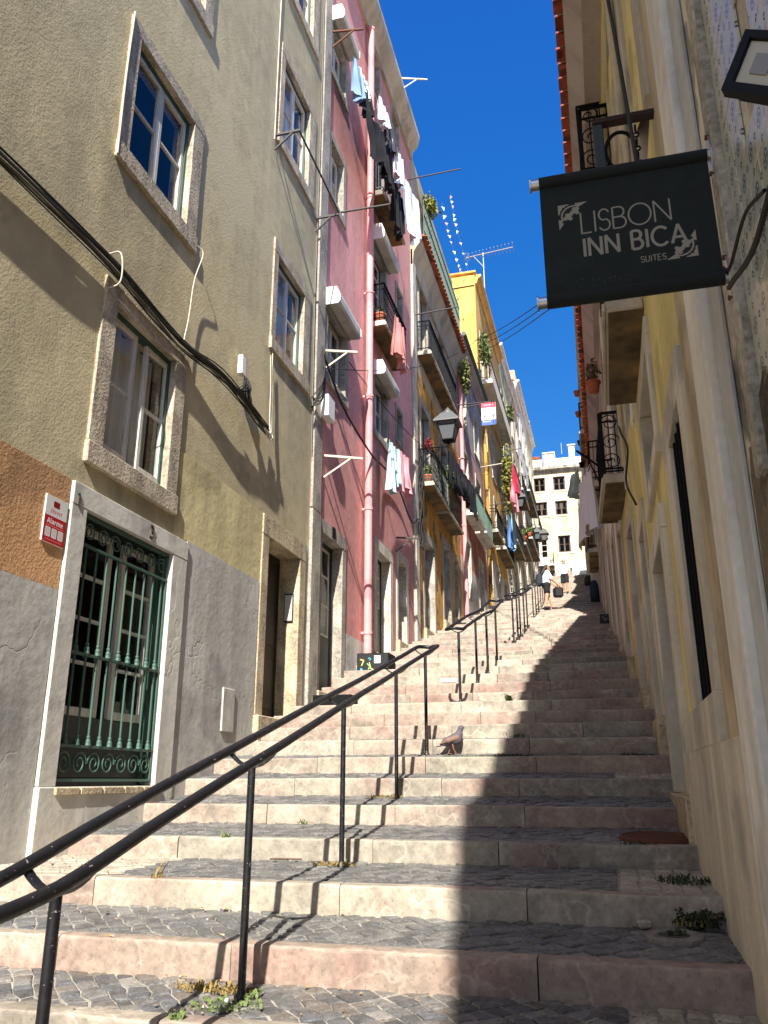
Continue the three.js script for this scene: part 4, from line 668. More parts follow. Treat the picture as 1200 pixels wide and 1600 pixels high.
{ // eave of the shaded houses: stone cornice and a row of clay tiles
  const EF = { R: eaveR, sg: -1, pt: (t, u, n) => V(eaveR(t) - n, u, t) };
  const B = new Building('pale_shaded_house', 'pale shaded house beyond the yellow one on the right', RF, 14.71, 22.0, -0.5, 7.65, M.whiteR);
  for (const t of [15.4, 17.6, 19.9]) { const k = groundAt(t); B.door(t, t + 0.9, k + 0.1, k + 2.2, { sur: [0.16, 0.16, 0.18, 0], stone: M.stoneShade, rec: 0.2, wood: M.brownWood }); B.window(t, t + 0.9, 5.8, 7.2, { stone: M.stoneShade }); }
  B.finish(); B.balcony(17.2, 19.2, 6.1, 0.3, { slab: M.stoneShade, under: M.damp });
  const R = new THREE.Group(); const ro = thing('tiled_eave', 'long eave of red clay tiles over the shaded houses on the right', 'roof', EF.pt(12, EAVE, 0));
  const so = new MB(); { const a = [], N = 30; const pr = [[0.0, 7.980], [0.04, 7.920], [-0.02, 7.820], [-0.09, 7.7], [-0.14, 7.620]]; for (let i = 0; i < N; i++) { const t0 = 3.62 + 18.3 * i / N, t1 = 3.62 + 18.3 * (i + 1) / N; for (let k = 0; k < pr.length - 1; k++) { const A = EF.pt(t0, pr[k][1], pr[k][0] - 0.12).toArray(), b = EF.pt(t1, pr[k][1], pr[k][0] - 0.12).toArray(), c = EF.pt(t1, pr[k + 1][1], pr[k + 1][0] - 0.12).toArray(), d = EF.pt(t0, pr[k + 1][1], pr[k + 1][0] - 0.12).toArray(); a.push(...A, ...d, ...c, ...A, ...c, ...b); }
      const w0 = V(RWALL(t0) + 0.02, 7.620, t0).toArray(), w1 = V(RWALL(t1) + 0.02, 7.620, t1).toArray(), e0 = EF.pt(t0, 7.620, -0.26).toArray(), e1 = EF.pt(t1, 7.620, -0.26).toArray(); a.push(...e0, ...w0, ...w1, ...e0, ...w1, ...e1); } so.push(geoFrom(a)); }
  part('cornice', so, M.lilacGrey, ro);
  const deck = new MB(); { const a = [], N = 20; for (let i = 0; i < N; i++) { const t0 = 3.62 + 18.3 * i / N, t1 = 3.62 + 18.3 * (i + 1) / N, q = (t, n, u) => EF.pt(t, u, n).toArray(); a.push(...q(t0, -0.02, 8.000), ...q(t1, -0.02, 8.000), ...q(t1, -4, 9.1), ...q(t0, -0.02, 8.000), ...q(t1, -4, 9.1), ...q(t0, -4, 9.1)); } deck.push(geoFrom(a)); } part('roof_deck', deck, M.lilacGrey, ro);
  for (let i = 0; i < 84; i++) { const t = 3.75 + i * 0.217, g = new MB(); g.fbox(EF, t, t + 0.188, 7.99, 8.035, -0.3, 0.012 + hash(i) * 0.012, 0.008); part('roof_tile', shiftUV(g.geo(), hash(i + 9) * 3, hash(i + 5) * 3), M.tile, ro); }
}
function shadedHouse(name, label, t0, t1, u0, u1, m, floors, cols = 2) {
  const B = new Building(name, label, RF, t0, t1, u0, u1, m); const cw = (t1 - t0) / cols;
  for (let i = 0; i < cols; i++) { const c = t0 + cw * (i + 0.5), k = groundAt(c); B.door(c - 0.45, c + 0.45, k + 0.1, k + 2.1, { sur: [0.14, 0.14, 0.16, 0], stone: M.stoneShade, rec: 0.16, wood: M.brownWood, sill: false }); for (const u of floors) B.window(c - 0.45, c + 0.45, u, u + 1.5, { stone: M.stoneShade, rec: 0.1 }); }
  B.finish(); return B;
}
{
  let B = shadedHouse('brown_shaded_house', 'brownish shaded house with flower pots on its high balcony, right', 22.01, 33.0, 0, 13.6, M.brownR, [7.6, 10.6], 3);
  B.balcony(24.5, 27.5, 10.4, 0.34, { slab: M.stoneShade }); B.balcony(28, 31, 7.5, 0.34, { slab: M.stoneShade });
  { const g = new MB(); g.prof(RF, 22.0, 33.0, [[0.002, 13.1], [0.1, 13.1], [0.25, 13.5], [0.25, 13.7], [0.002, 13.7]]); part('cornice', g, M.stoneShade, B.root); }
  B = shadedHouse('grey_shaded_house', 'grey shaded house halfway up on the right', 33.01, 45.0, 3, 17.2, M.greyWall, [10.5, 13.6], 3); B.balcony(36, 39, 10.4, 0.34, {}); B.balcony(40, 43, 13.5, 0.34, {});
  B = shadedHouse('cream_shaded_house', 'cream shaded house near the top of the steps on the right', 45.01, 62.3, 6, 19.3, M.cream, [13.8, 17.0], 4); B.balcony(47, 50, 13.7, 0.34, {}); B.balcony(53, 57, 17.1, 0.34, {});
}
// ------------------------------------------------------------------ handrails
function onGround(px, py) { const v = sight(px, py), q = v[1] / v[2]; for (let s = 2; s < 62; s += 0.01) if (q * s <= groundAt(s)) return [v[0] / v[2] * s, groundAt(s), s]; return [v[0] / v[2] * 61, TOP[1], 61]; }
function handrail(label, posts, h, half, e0, e1, bend) { // posts: [r, s]
  const g0 = groundAt(posts[0][1]), root = thing('handrail', label, 'handrail', V(posts[0][0], g0, posts[0][1]), 'black double handrails down the middle of the steps');
  const n = posts.length, ra = t => { for (let i = 1; i < n; i++) if (t <= posts[i][1] || i === n - 1) { const [a, b] = [posts[i - 1], posts[i]]; return a[0] + (b[0] - a[0]) * (t - a[1]) / (b[1] - a[1]); } };
  const u0 = h(posts[0][1]), C = [];
  const A = posts[0][1] - e0, Z = posts[n - 1][1] + e1, L = [], Rr = [], N = 14;
  const hb = t => bend && t < bend[0] ? h(bend[0]) - (bend[0] - t) * bend[1] : h(t);
  for (let i = 0; i <= N; i++) { const t = A + (Z - A) * i / N; L.push(V(ra(t) - half, hb(t), t)); Rr.push(V(ra(t) + half, hb(t), t)); }
  const endP = V(ra(Z), hb(Z), Z + half * 0.75), begP = V(ra(A), hb(A), A - half * 0.75);
  const g = new MB(); g.tube([...L, endP, ...Rr.reverse(), begP], 0.0215, 220, 12, true, 0.35); part('rail', g, M.railPaint, root);
  posts.forEach(([r, t]) => { const b = groundAt(t), top = hb(t) - 0.075, p = new MB(); p.rod(V(r, b - 0.03, t), V(r, top, t), 0.0185, 12); p.lathe([[0.034, -0.01], [0.033, 0.006], [0.022, 0.014], [0.0187, 0.03]], V(r, b, t), 12); part('post', p, M.railPaint, root);
    const k = new MB(), q = []; for (let i = 0; i <= 10; i++) { const x = i / 10 * 2 - 1; q.push(V(r + x * half, hb(t) - 0.015 - 0.065 * (1 - x * x), t)); } for (let i = 0; i < 10; i++) k.bar(q[i], q[i + 1], 0.035, 0.012); part('cross_bar', k, M.railPaint, root); });
  return root;
}
{
  // height of the first rail, from its sight line on the rail's own plane
  const posts = [[-1.64, 2.36], [-1.70, 3.9], [-1.87, 5.9], [-2.0, 8.0], [-1.97, 9.25]];
  handrail('nearest black double handrail, lowest on the steps', posts, t => { const K = [[1.4, -0.36], [1.95, -0.33], [2.2, -0.285], [2.55, -0.192], [3.0, -0.076], [3.66, 0.088], [4.77, 0.338], [5.63, 0.53], [6.83, 0.802], [8.0, 1.082], [9.27, 1.44], [11, 1.93]]; for (let i = 1; i < K.length; i++) if (t <= K[i][0]) { const [a, b] = [K[i - 1], K[i]]; return a[1] + (b[1] - a[1]) * (t - a[0]) / (b[0] - a[0]); } return 2; }, 0.115, 0.75, 0.15);
  const mk = (label, pts, e0 = 0.25, e1 = 0.25) => { const ps = pts.map(p => { const g = onGround(...p); return [g[0], g[2] + 0.04]; }), f = ps[0], l = ps[ps.length - 1], ua = groundAt(f[1]) + 1.02, ub = groundAt(l[1]) + 1.02; handrail(label, ps, t => ua + (ub - ua) * (t - f[1]) / (l[1] - f[1]), 0.115, e0, e1); };
  mk('second black handrail up the steps, with four posts', [[719, 1110], [745.7, 1080], [762.7, 1064.5], [776.7, 1039]]);
  mk('third black handrail up the steps, with five posts', [[803, 1007], [809.6, 1001], [813.7, 996.5], [820, 987], [824.5, 981]]);
  mk('fourth black handrail, just below the woman', [[833.7, 966], [838, 962], [841.9, 957]]);
  mk('farthest black handrail, beyond the woman', [[845.5, 950], [848.5, 944], [851, 939]]);
}
// ------------------------------------------------------------------ cables and wires
function cable(mb, pts, r = 0.008, n = 30) { mb.tube(pts, r, n, 5); }
{ // bundle along the olive house
  const root = thing('cable_bundle', 'thick sagging bundle of cables across the olive house', 'cables', LF.pt(2, 4.6, 0.08)), R = rng(31);
  for (let i = 0; i < 14; i++) { const dn = 0.05 + R() * 0.07, du = (R() - 0.5) * 0.15, pts = []; for (const [t, u] of [[-6, 4.62], [1, 4.6], [3.2, 4.58], [4.6, 4.62], [5.8, 4.66], [6.6, 4.60], [7.3, 4.56], [8.0, 4.6], [8.7, 4.6], [9.2, 4.54], [9.65, 4.56]]) pts.push(LF.pt(t, u + du * (0.6 + 0.5 * Math.sin(t * 2 + i)) + (R() - 0.5) * 0.03, dn + (R() - 0.5) * 0.02 + (t > 7.6 && t < 9.4 ? 0.06 : 0))); const g = new MB(); cable(g, pts, 0.005 + R() * 0.006, 70); part('cable', g, [M.cable, M.cable, M.cableGrey, M.cable, M.cable][i % 5], root); }
  const cl = new MB(); cl.tube([LF.pt(5.86, 4.8, 0.01), LF.pt(5.86, 4.78, 0.15), LF.pt(5.9, 4.5, 0.15), LF.pt(5.9, 4.44, 0.01)], 0.008, 16, 5); part('clamp', cl, M.cableLight, root);
  const jn = new MB(), jR = rng(5); for (let i = 0; i < 9; i++) { const t = 9.6 + jR() * 0.2; jn.tube([LF.pt(9.5, 4.56, 0.09), LF.pt(t, 4.5 - jR() * 0.1, 0.12), LF.pt(9.72 + jR() * 0.12, 4.75, 0.07), LF.pt(9.72 + jR() * 0.1, 5.6 + jR() * 0.25, 0.05)], 0.007, 18, 5); } part('cable_tails', jn, M.cableLight, root).userData.kind = 'stuff';
  const ht = new MB(), hR = rng(8); for (let i = 0; i < 12; i++) { const [t, u] = [8.75, 4.72]; ht.tube([LF.pt(t - 0.25 + hR() * 0.1, 4.58, 0.1), LF.pt(t + (hR() - 0.5) * 0.2, u + hR() * 0.1, 0.18), LF.pt(t + hR() * 0.14, u + 0.22, 0.12), LF.pt(t + (hR() - 0.3) * 0.3, u - 0.05, 0.16), LF.pt(t + 0.25 + hR() * 0.2, 4.56, 0.1)], 0.006, 24, 4); } part('cable_tangle', ht, M.cable, root).userData.kind = 'stuff';
  const jb = new MB(); jb.fbox(LF, 8.66, 8.78, 4.93, 5.2, 0.06, 0.13, 0.01); part('junction_box', jb, M.whitePlastic, root);
}
const wallCable = (label, pts, r = 0.007, m = M.cableLight, n = 40) => { const g = new MB(); cable(g, pts, r, n); return whole('wall_cable', label, 'cable', g, m, pts[0].clone()); };
wallCable('pale cable hanging down from the sill of the second window', [LF.pt(7.43, 5.98, 0.06), LF.pt(7.5, 5.9, 0.10), LF.pt(7.42, 5.5, 0.06), LF.pt(7.38, 5.0, 0.05), LF.pt(7.3, 4.66, 0.06)]);
wallCable('thin dark cable on the seam of the olive and pink houses', [LF.pt(11.55, 17, 0.02), LF.pt(11.56, 12, 0.03), LF.pt(11.54, 8, 0.02), LF.pt(11.56, 5, 0.03)], 0.009, M.cableGrey);
wallCable('pale cable running up beside the high corner window', [LF.pt(9.55, 9.4, 0.02), LF.pt(9.54, 11.6, 0.02), LF.pt(9.55, 14.5, 0.02)], 0.011);
wallCable('pale cable on the jamb of the highest near window', [LF.pt(5.77, 5.9, 0.04), LF.pt(5.76, 6.9, 0.04), LF.pt(5.78, 7.74, 0.04)], 0.011);
{
  const root = thing('meter_box', 'white electric meter box with cables on the corner of the pink house', 'electric box', LF.pt(11.95, 5.9, 0.1));
  const b = new MB(); b.fbox(LF, 11.85, 12.2, 5.75, 6.15, 0.06, 0.2, 0.015); part('box', b, M.whitePlastic, root);
  const c = new MB(), R = rng(9); for (let i = 0; i < 8; i++) c.tube([LF.pt(11.5 - R() * 0.2, 5.6 + R() * 0.3, 0.07), LF.pt(11.65, 5.9 + R() * 0.4, 0.15), LF.pt(11.8 + R() * 0.1, 6.3 + R() * 0.4, 0.12), LF.pt(11.9, 6.8 + R() * 0.3, 0.06)], 0.01, 20, 5); part('cable_tangle', c, M.cable, root).userData.kind = 'stuff';
}
wallCable('black cable sagging across the pink house to the ochre one', [LF.pt(11.9, 6.9, 0.08), LF.pt(13, 6.4, 0.1), LF.pt(14.4, 6.05, 0.22), LF.pt(15.6, 6.3, 0.1), LF.pt(17, 6.35, 0.09), LF.pt(18.4, 5.9, 0.09), LF.pt(19.2, 6.2, 0.1)], 0.02, M.cable, 60);
{ const root = thing('cable_knot', 'black knot of cables on the pilaster below the nearest street lamp', 'cables', LF.pt(19.25, 7, 0.1)), c = new MB(), R = rng(19); for (let i = 0; i < 14; i++) { const p = []; for (let k = 0; k < 6; k++) p.push(LF.pt(19.15 + R() * 0.35, 5.4 + k * 0.5 + R() * 0.2, 0.09 + R() * 0.1)); c.tube(p, 0.012, 24, 4); } part('cable_tangle', c, M.cable, root).userData.kind = 'stuff'; }
const overWire = (label, a, b, sag, r = 0.008) => { const pts = []; for (let i = 0; i <= 8; i++) { const p = a.clone().lerp(b, i / 8); p.y -= sag * 4 * (i / 8) * (1 - i / 8); pts.push(p); } return wallCable(label, pts, r, M.cable, 24); };
for (let i = 0; i < 3; i++) { const a = onL(742 + i * 3, 532 + i * 9, 0.4); overWire(['upper', 'middle', 'lower'][i] + ' of three wires crossing the sky behind the hanging sign', LF.pt(a[0], a[1], 0.4), (() => { const e = onR(958, 386 + i * 9, 0.05); return RF.pt(e[0], e[1], 0.05); })(), 0.18, 0.011); }
{ const a = onL(545, 565, 0.1); overWire('thin wire from the pink house to the lamp pilaster', LF.pt(a[0], a[1], 0.1), LF.pt(26, 9.9, 0.2), 0.4, 0.009); }
{ const a = onL(505, 575, 0.1), b = onL(760, 515, 0.3); overWire('wire strung from the olive corner to the yellow house', LF.pt(a[0], a[1], 0.1), LF.pt(b[0], b[1], 0.3), 0.7, 0.009); }
wallCable('black cable pair hanging in front of the shaded yellow house', [RF.pt(3.9, 3.0, 0.16), RF.pt(4.0, 4.2, 0.2), RF.pt(4.1, 5.5, 0.24), RF.pt(4.4, 7.4, 0.1)], 0.012, M.cable);
wallCable('black cable curling down the pilaster of the shaded house', [RF.pt(10.3, 6.4, 0.1), RF.pt(10.2, 5.6, 0.07), RF.pt(10.6, 4.6, 0.1), RF.pt(9.9, 3.9, 0.07), RF.pt(10.0, 3.5, 0.12), RF.pt(9.4, 3.0, 0.06)], 0.014, M.cable);
wallCable('black cable running down the glazed tiles beside the floodlight', [RF.pt(1.42, 3.6, 0.03), RF.pt(1.5, 2.2, 0.03), RF.pt(1.62, 1.6, 0.03), RF.pt(2.1, 1.42, 0.05), RF.pt(2.5, 1.5, 0.07)], 0.009, M.cable);

// ------------------------------------------------------------------ hanging hotel sign
{
  const S = 2.6, root = thing('hanging_sign', 'dark green hotel banner sign with pale lettering hung on the right', 'sign', V(0.53, 1.85, S));
  const W0 = -0.095, W1 = 0.49, U0 = 1.60, U1 = 2.10;
  const ban = new MB(); { // flat cloth with a pocket round each rod
    ban.box(W0, W1, U0 + 0.015, U1 - 0.015, S - 0.002, S + 0.002, 0); for (const u of [U0, U1]) ban.rod(V(W0, u, S), V(W1, u, S), 0.0245, 20); }
  const cloth = mat('#0c1815', { rough: 0.75, bump: TX.cloth, bs: 0.0006, map: TX.iron });
  const b = part('banner', ban, cloth, root);
  const stroke = (x, P, w) => { x.lineWidth = w; x.lineCap = 'butt'; x.lineJoin = 'miter'; x.miterLimit = 2.2; for (const l of P) { x.beginPath(); l.forEach((q, i) => i ? x.lineTo(...q) : x.moveTo(...q)); x.stroke(); } };
  const arc = (cx, cy, rx, ry, a0, a1, n = 40) => { const o = []; for (let i = 0; i <= n; i++) { const a = a0 + (a1 - a0) * i / n; o.push([cx + Math.cos(a) * rx, cy + Math.sin(a) * ry]); } return o; };
  const glyph = { // on a unit-high box, y down, baseline at 1
    L: [0.5, [[[0, 0], [0, 1], [0.46, 1]]]], I: [0.12, [[[0.04, 0], [0.04, 1]]]], N: [0.78, [[[0, 1], [0, 0], [0.7, 1], [0.7, 0]]]],
    S: [0.55, [[...arc(0.25, 0.26, 0.23, 0.26, -0.35, -Math.PI * 1.42), ...arc(0.25, 0.74, 0.25, 0.26, -Math.PI * 0.42, Math.PI * 0.88)]]],
    B: [0.62, [[[0, 0], [0, 1]], [[0, 0], ...arc(0.28, 0.235, 0.24, 0.235, -Math.PI / 2, Math.PI / 2), [0, 0.47]], [[0, 0.47], ...arc(0.3, 0.735, 0.28, 0.265, -Math.PI / 2, Math.PI / 2), [0, 1]]]],
    O: [1.06, [arc(0.5, 0.5, 0.5, 0.5, 0, Math.PI * 2, 60)]], C: [0.88, [arc(0.48, 0.5, 0.48, 0.5, -0.75, -Math.PI * 2 + 0.75, 60)]], A: [0.86, [[[0, 1], [0.4, 0], [0.8, 1]], [[0.14, 0.68], [0.66, 0.68]]]], ' ': [0.3, []],
    U: [0.62, [[[0, 0], [0, 0.68], ...arc(0.26, 0.68, 0.26, 0.32, Math.PI, 0), [0.52, 0]]]], T: [0.6, [[[0, 0], [0.56, 0]], [[0.28, 0], [0.28, 1]]]], E: [0.52, [[[0.42, 0], [0, 0], [0, 1], [0.42, 1]], [[0, 0.48], [0.38, 0.48]]]],
  };
  const text = (x, s, X, Y, h, w, gap, sx = 1) => { for (const c of s) { const [adv, P] = glyph[c]; stroke(x, P.map(l => l.map(([a, q]) => [X + a * h * sx, Y + (q - 1) * h])), w); X += (adv * sx + gap) * h; } return X; };
  const tex = canvasTex(1170, 900, (x, w, h) => {
    x.fillStyle = '#0c1815'; x.fillRect(0, 0, w, h); const R = rng(4);
    for (let i = 0; i < 260; i++) { x.fillStyle = `rgba(${R() > 0.5 ? '40,56,50' : '6,12,12'},0.10)`; x.beginPath(); x.ellipse(R() * w, R() * h, 20 + R() * 90, 10 + R() * 40, R() * 3, 0, 7); x.fill(); }
    for (let i = 0; i < 40; i++) { x.strokeStyle = `rgba(120,130,122,${0.05 + R() * 0.12})`; x.lineWidth = 1 + R() * 2; const X = R() * w, Y = h * (0.75 + R() * 0.22); x.beginPath(); x.moveTo(X, Y); x.lineTo(X + R() * 6, Y + 6 + R() * 30); x.stroke(); }
    for (let i = 0; i < 26; i++) { x.fillStyle = `rgba(150,155,145,${0.12 + R() * 0.2})`; x.beginPath(); x.ellipse(200 + R() * 420, 790 + R() * 80, 2 + R() * 10, 2 + R() * 5, R() * 3, 0, 7); x.fill(); }
    const ink = '#9d9789'; x.strokeStyle = x.fillStyle = ink;
    text(x, 'LISBON', 275, 435, 175, 12, 0.085, 0.86); text(x, 'INN BICA', 280, 628, 148, 21, 0.16, 0.80); text(x, 'SUITES', 655, 742, 46, 6, 0.14, 1);
    const orn = (sx, cx, cy) => { // corner of pierced leaf work
      x.save(); x.translate(cx, cy); x.scale(sx, sx);
      const tri = (p) => { x.beginPath(); p.forEach((q, i) => i ? x.lineTo(...q) : x.moveTo(...q)); x.closePath(); x.fill(); };
      tri([[0, 0], [82, 0], [70, 10], [52, 14], [46, 26], [30, 24], [26, 44], [14, 52], [16, 70], [0, 86]]); tri([[120, 0], [210, 0], [150, 34], [140, 22], [128, 26]]); tri([[0, 120], [0, 210], [36, 160], [22, 150], [26, 132]]);
      x.lineWidth = 13; x.beginPath(); x.arc(108, 104, 84, Math.PI * 0.86, Math.PI * 1.66); x.stroke();
      for (const [a, q] of [[70, 110], [120, 66]]) { for (const [dx, dy, r] of [[0, 0, 22], [-20, 8, 17], [14, -18, 17], [14, 16, 15], [-8, -20, 14]]) { x.beginPath(); x.arc(a + dx, q + dy, r, 0, 7); x.fill(); } }
      x.lineWidth = 10; x.beginPath(); x.moveTo(86, 96); x.lineTo(112, 80); x.stroke(); x.restore(); };
    orn(1, 120, 170); x.save(); x.translate(w, 0); x.restore(); orn(-1, 1030, 752);
  });
  const pm = new THREE.MeshPhysicalMaterial({ map: tex, roughness: 0.75, bumpMap: TX.cloth, bumpScale: 0.0004 });
  const q = printed(V(W0 + 0.001, U0 + 0.024, S - 0.0045), V(W1 - 0.001, U0 + 0.024, S - 0.0045), V(W1 - 0.001, U1 - 0.024, S - 0.0045), V(W0 + 0.001, U1 - 0.024, S - 0.0045));
  part('print', q, pm, b);
  for (const u of [U0, U1]) { const r = new MB(); r.rod(V(W0 - 0.03, u, S), V(0.505, u, S), 0.021, 16); const rd = part('rod', r, M.steel, root); const c = new MB(); c.rod(V(W0 - 0.034, u, S), V(W0 - 0.029, u, S), 0.029, 18); part('end_cap', c, M.steel, rd);
    const p = new MB(); p.plate({ ...RF, pt: (t, uu, n) => V(0.505 - n, uu, t) }, [[S - 0.035, u], [S, u + 0.1], [S + 0.035, u], [S, u - 0.1]], [], 0, 0.006); const pl = part('wall_plate', p, M.steel, root); const sc = new MB(); for (const d of [0.078, -0.078]) sc.rod(V(0.492, u + d, S), V(0.505, u + d, S), 0.009, 8); part('bolt', sc, M.rustIron, pl); }
  const cb = new MB(); cb.tube([V(0.49, 1.64, S), V(0.5, 1.6, S - 0.06), V(0.515, 1.62, S - 0.3), V(0.53, 1.55, S - 0.5)], 0.006, 20, 5); part('cable', cb, M.cable, root);
}
{ // floodlight
  const P = (x, y, s) => { const [r, u] = onS(x, y, s); return V(r, u, s); }, a = P(1166, 48, 1.42), b = P(1128, 143, 1.30), c = P(1216, 156, 1.12), d = P(1256, 52, 1.24), n = new THREE.Vector3().crossVectors(b.clone().sub(a), d.clone().sub(a)).normalize(); if (n.dot(a) < 0) n.negate();
  const root = thing('floodlight', 'black framed floodlight above the glazed tiles, top right', 'floodlight', a.clone()), at = (x, y, k) => a.clone().lerp(d, x).lerp(b.clone().lerp(c, x), y).addScaledVector(n, k);
  const box = (mb, x0, x1, y0, y1, k0, k1) => { const A = [at(x0, y0, k0), at(x1, y0, k0), at(x1, y1, k0), at(x0, y1, k0)], B = [at(x0, y0, k1), at(x1, y0, k1), at(x1, y1, k1), at(x0, y1, k1)]; mb.quad(...A).quad(...B.slice().reverse()); for (let i = 0; i < 4; i++) mb.quad(A[i], B[i], B[(i + 1) % 4], A[(i + 1) % 4]); };
  const f = new MB(); box(f, 0, 1, 0, 0.14, -0.004, 0.012); box(f, 0, 1, 0.86, 1, -0.004, 0.012); box(f, 0, 0.15, 0.14, 0.86, -0.004, 0.012); box(f, 0.85, 1, 0.14, 0.86, -0.004, 0.012); const fr = part('housing', f, M.blackPlastic, root);
  const back = new MB(); box(back, 0.12, 0.88, 0.12, 0.88, 0.0125, 0.035); part('heat_sink', back, M.blackPlastic, fr);
  const g = new MB(); box(g, 0.15, 0.85, 0.14, 0.86, 0.004, 0.008); part('glass', g, mat('#c9c2aa', { rough: 0.7 }), root);
  const l = new MB(); box(l, 0.36, 0.66, 0.36, 0.68, 0.0, 0.0035); part('lamp_chip', l, mat('#9c957a', { rough: 0.4 }), root);
  const br = new MB(); br.bar(at(0.9, 0.3, 0.045), V(0.55, at(0.9, 0.3, 0).y + 0.02, 1.28), 0.03, 0.006); part('bracket', br, M.blackPlastic, root);
  const cb = new MB(); cb.tube([at(0.2, 0.1, 0.05), at(0.25, -0.25, 0.09), V(0.53, at(0.5, 0, 0).y + 0.2, 1.3), V(0.545, at(0.5, 0, 0).y + 0.5, 1.34)], 0.007, 20, 5); part('cable', cb, M.cable, root);
}
{ // iron sign bracket above the hanging sign
  const S = 4.25, root = thing('sign_bracket', 'dark iron bracket with scroll and chain above the hanging sign', 'bracket', V(0.5, 3.7, S)), P = (r, u) => V(r, u, S);
  const g = new MB(); g.bar(P(0.545, 3.8), P(0.185, 3.8), 0.06, 0.03); part('arm', g, mat('#3b2722', { map: TX.iron, rough: 0.8 }), root);
  const h = new MB(); h.box(0.185, 0.245, 2.95, 3.79, S - 0.02, S + 0.04, 0.004); part('hanging_frame', h, M.darkGreen, root);
  const s = new MB(); const p = []; for (let k = 0; k <= 20; k++) { const a = Math.PI * (1 - k / 20) * 1.2; p.push(P(0.335 + Math.cos(a) * 0.085, 3.58 + Math.sin(a) * 0.13)); } s.tube(p, 0.011, 30, 6); s.tube([P(0.255, 3.52), P(0.33, 3.36), P(0.36, 3.1)], 0.011, 14, 6); part('scroll', s, M.blackIron, root);
  const c = new MB(); for (let k = 0; k < 12; k++) c.push(new THREE.TorusGeometry(0.017, 0.006, 5, 8).rotateY(k % 2 ? 0 : 1.57).translate(0.43, 3.72 - k * 0.05, -S)); part('chain', c, M.blackIron, root);
}
// ------------------------------------------------------------------ street lamps
function lamp(label, t, u, n, k = 1, F = LF) {
  const root = thing('street_lamp', label, 'street lamp', F.pt(t, u, 0), 'wrought iron wall lanterns up the left side'), P = (dn, du, dt = 0) => F.pt(t + dt, u + du, dn);
  const br = new MB(); br.rod(P(0.02, 0), P(n - 0.02, 0), 0.018, 8).rod(P(0.02, -0.45), P(n * 0.75, -0.01), 0.012, 8).box(...(() => { const a = P(0.0, -0.5), b = P(0.03, 0.1); return [a.x, b.x, a.y, b.y, -a.z - 0.03, -a.z + 0.03]; })());
  for (const [c, r] of [[0.3, 0.09], [0.62, 0.07]]) { const pts = []; for (let i = 0; i <= 22; i++) { const a = i / 22 * Math.PI * 3, q = r * (1 - i / 30); pts.push(P(n * c + Math.cos(a) * q, -0.11 + Math.sin(a) * q)); } br.tube(pts, 0.009, 34, 5); } part('bracket', br, M.blackIron, root);
  const w0 = 0.13 * k, w1 = 0.235 * k, h = 0.46 * k, y0 = 0.14 * k, c = (x, y, w) => P(n + x * w, y, 0).add(new THREE.Vector3(0, 0, 0));
  const Q = (i, y, w) => { const a = [[-1, -1], [1, -1], [1, 1], [-1, 1]][i % 4]; return F.pt(t + a[1] * w, u + y, n + a[0] * w); };
  const fr = new MB(); fr.rod(P(n, -0.03), P(n, y0), 0.03 * k, 10).rod(P(n, y0 - 0.03), P(n, y0), 0.1 * k, 12, 0.13 * k); for (let i = 0; i < 4; i++) { fr.bar(Q(i, y0, w0), Q(i, y0 + h, w1), 0.025 * k, 0.025 * k); fr.bar(Q(i, y0, w0), Q(i + 1, y0, w0), 0.025 * k, 0.025 * k); fr.bar(Q(i, y0 + h, w1), Q(i + 1, y0 + h, w1), 0.04 * k, 0.04 * k); fr.bar(Q(i, y0 + h * 0.78, w0 + (w1 - w0) * 0.78), Q(i + 1, y0 + h * 0.78, w0 + (w1 - w0) * 0.78), 0.018 * k, 0.018 * k); } const lf = part('lantern_frame', fr, M.blackIron, root);
  for (let i = 0; i < 4; i++) { const g = new MB(); g.quad(Q(i, y0 + 0.012, w0 * 0.97), Q(i + 1, y0 + 0.012, w0 * 0.97), Q(i + 1, y0 + h - 0.012, w1 * 0.97), Q(i, y0 + h - 0.012, w1 * 0.97)); part('pane', g, mat('#9aa0a0', { rough: 0.35, transmission: 0.7, thickness: 0 }), lf); }
  const rf = new MB(), e = 0.31 * k, R1 = 0.14 * k; for (let i = 0; i < 4; i++) { rf.quad(Q(i, y0 + h + 0.01, e), Q(i + 1, y0 + h + 0.01, e), Q(i + 1, y0 + h + 0.24 * k, R1), Q(i, y0 + h + 0.24 * k, R1)); rf.quad(Q(i, y0 + h - 0.03, e), Q(i + 1, y0 + h - 0.03, e), Q(i + 1, y0 + h + 0.01, e), Q(i, y0 + h + 0.01, e)); } rf.quad(Q(0, y0 + h - 0.03, e), Q(1, y0 + h - 0.03, e), Q(2, y0 + h - 0.03, e), Q(3, y0 + h - 0.03, e)); rf.quad(Q(0, y0 + h + 0.24 * k, R1), Q(1, y0 + h + 0.24 * k, R1), Q(2, y0 + h + 0.24 * k, R1), Q(3, y0 + h + 0.24 * k, R1)); part('lantern_roof', rf, M.greyIron, root);
  const fi = new MB(); fi.lathe([[0.13 * k, 0], [0.14 * k, 0.05 * k], [0.08 * k, 0.09 * k], [0.05 * k, 0.14 * k], [0.02 * k, 0.17 * k], [0, 0.2 * k]], P(n, y0 + h + 0.24 * k), 12); part('finial', fi, M.greyIron, root); return root;
}
{ const at = (px, py, n) => { const [t, u] = onL(px, py, n); return [t, u]; };
  let [t, u] = at(701, 697, 0.8); lamp('large lantern on the ochre house, nearest street lamp', t, u, 0.8, 1.08);
  [t, u] = at(813, 797, 0.95); lamp('lantern halfway up the street in front of the greenish house', t, u, 0.95, 1.0);
  [t, u] = at(840, 846, 0.6); lamp('small distant lantern near the top, left of another lantern', t, u, 0.6, 1.0);
  [t, u] = at(851, 848, 1.1); lamp('farthest lantern, right of another lantern by the end house', t, u, 1.1, 1.0); }
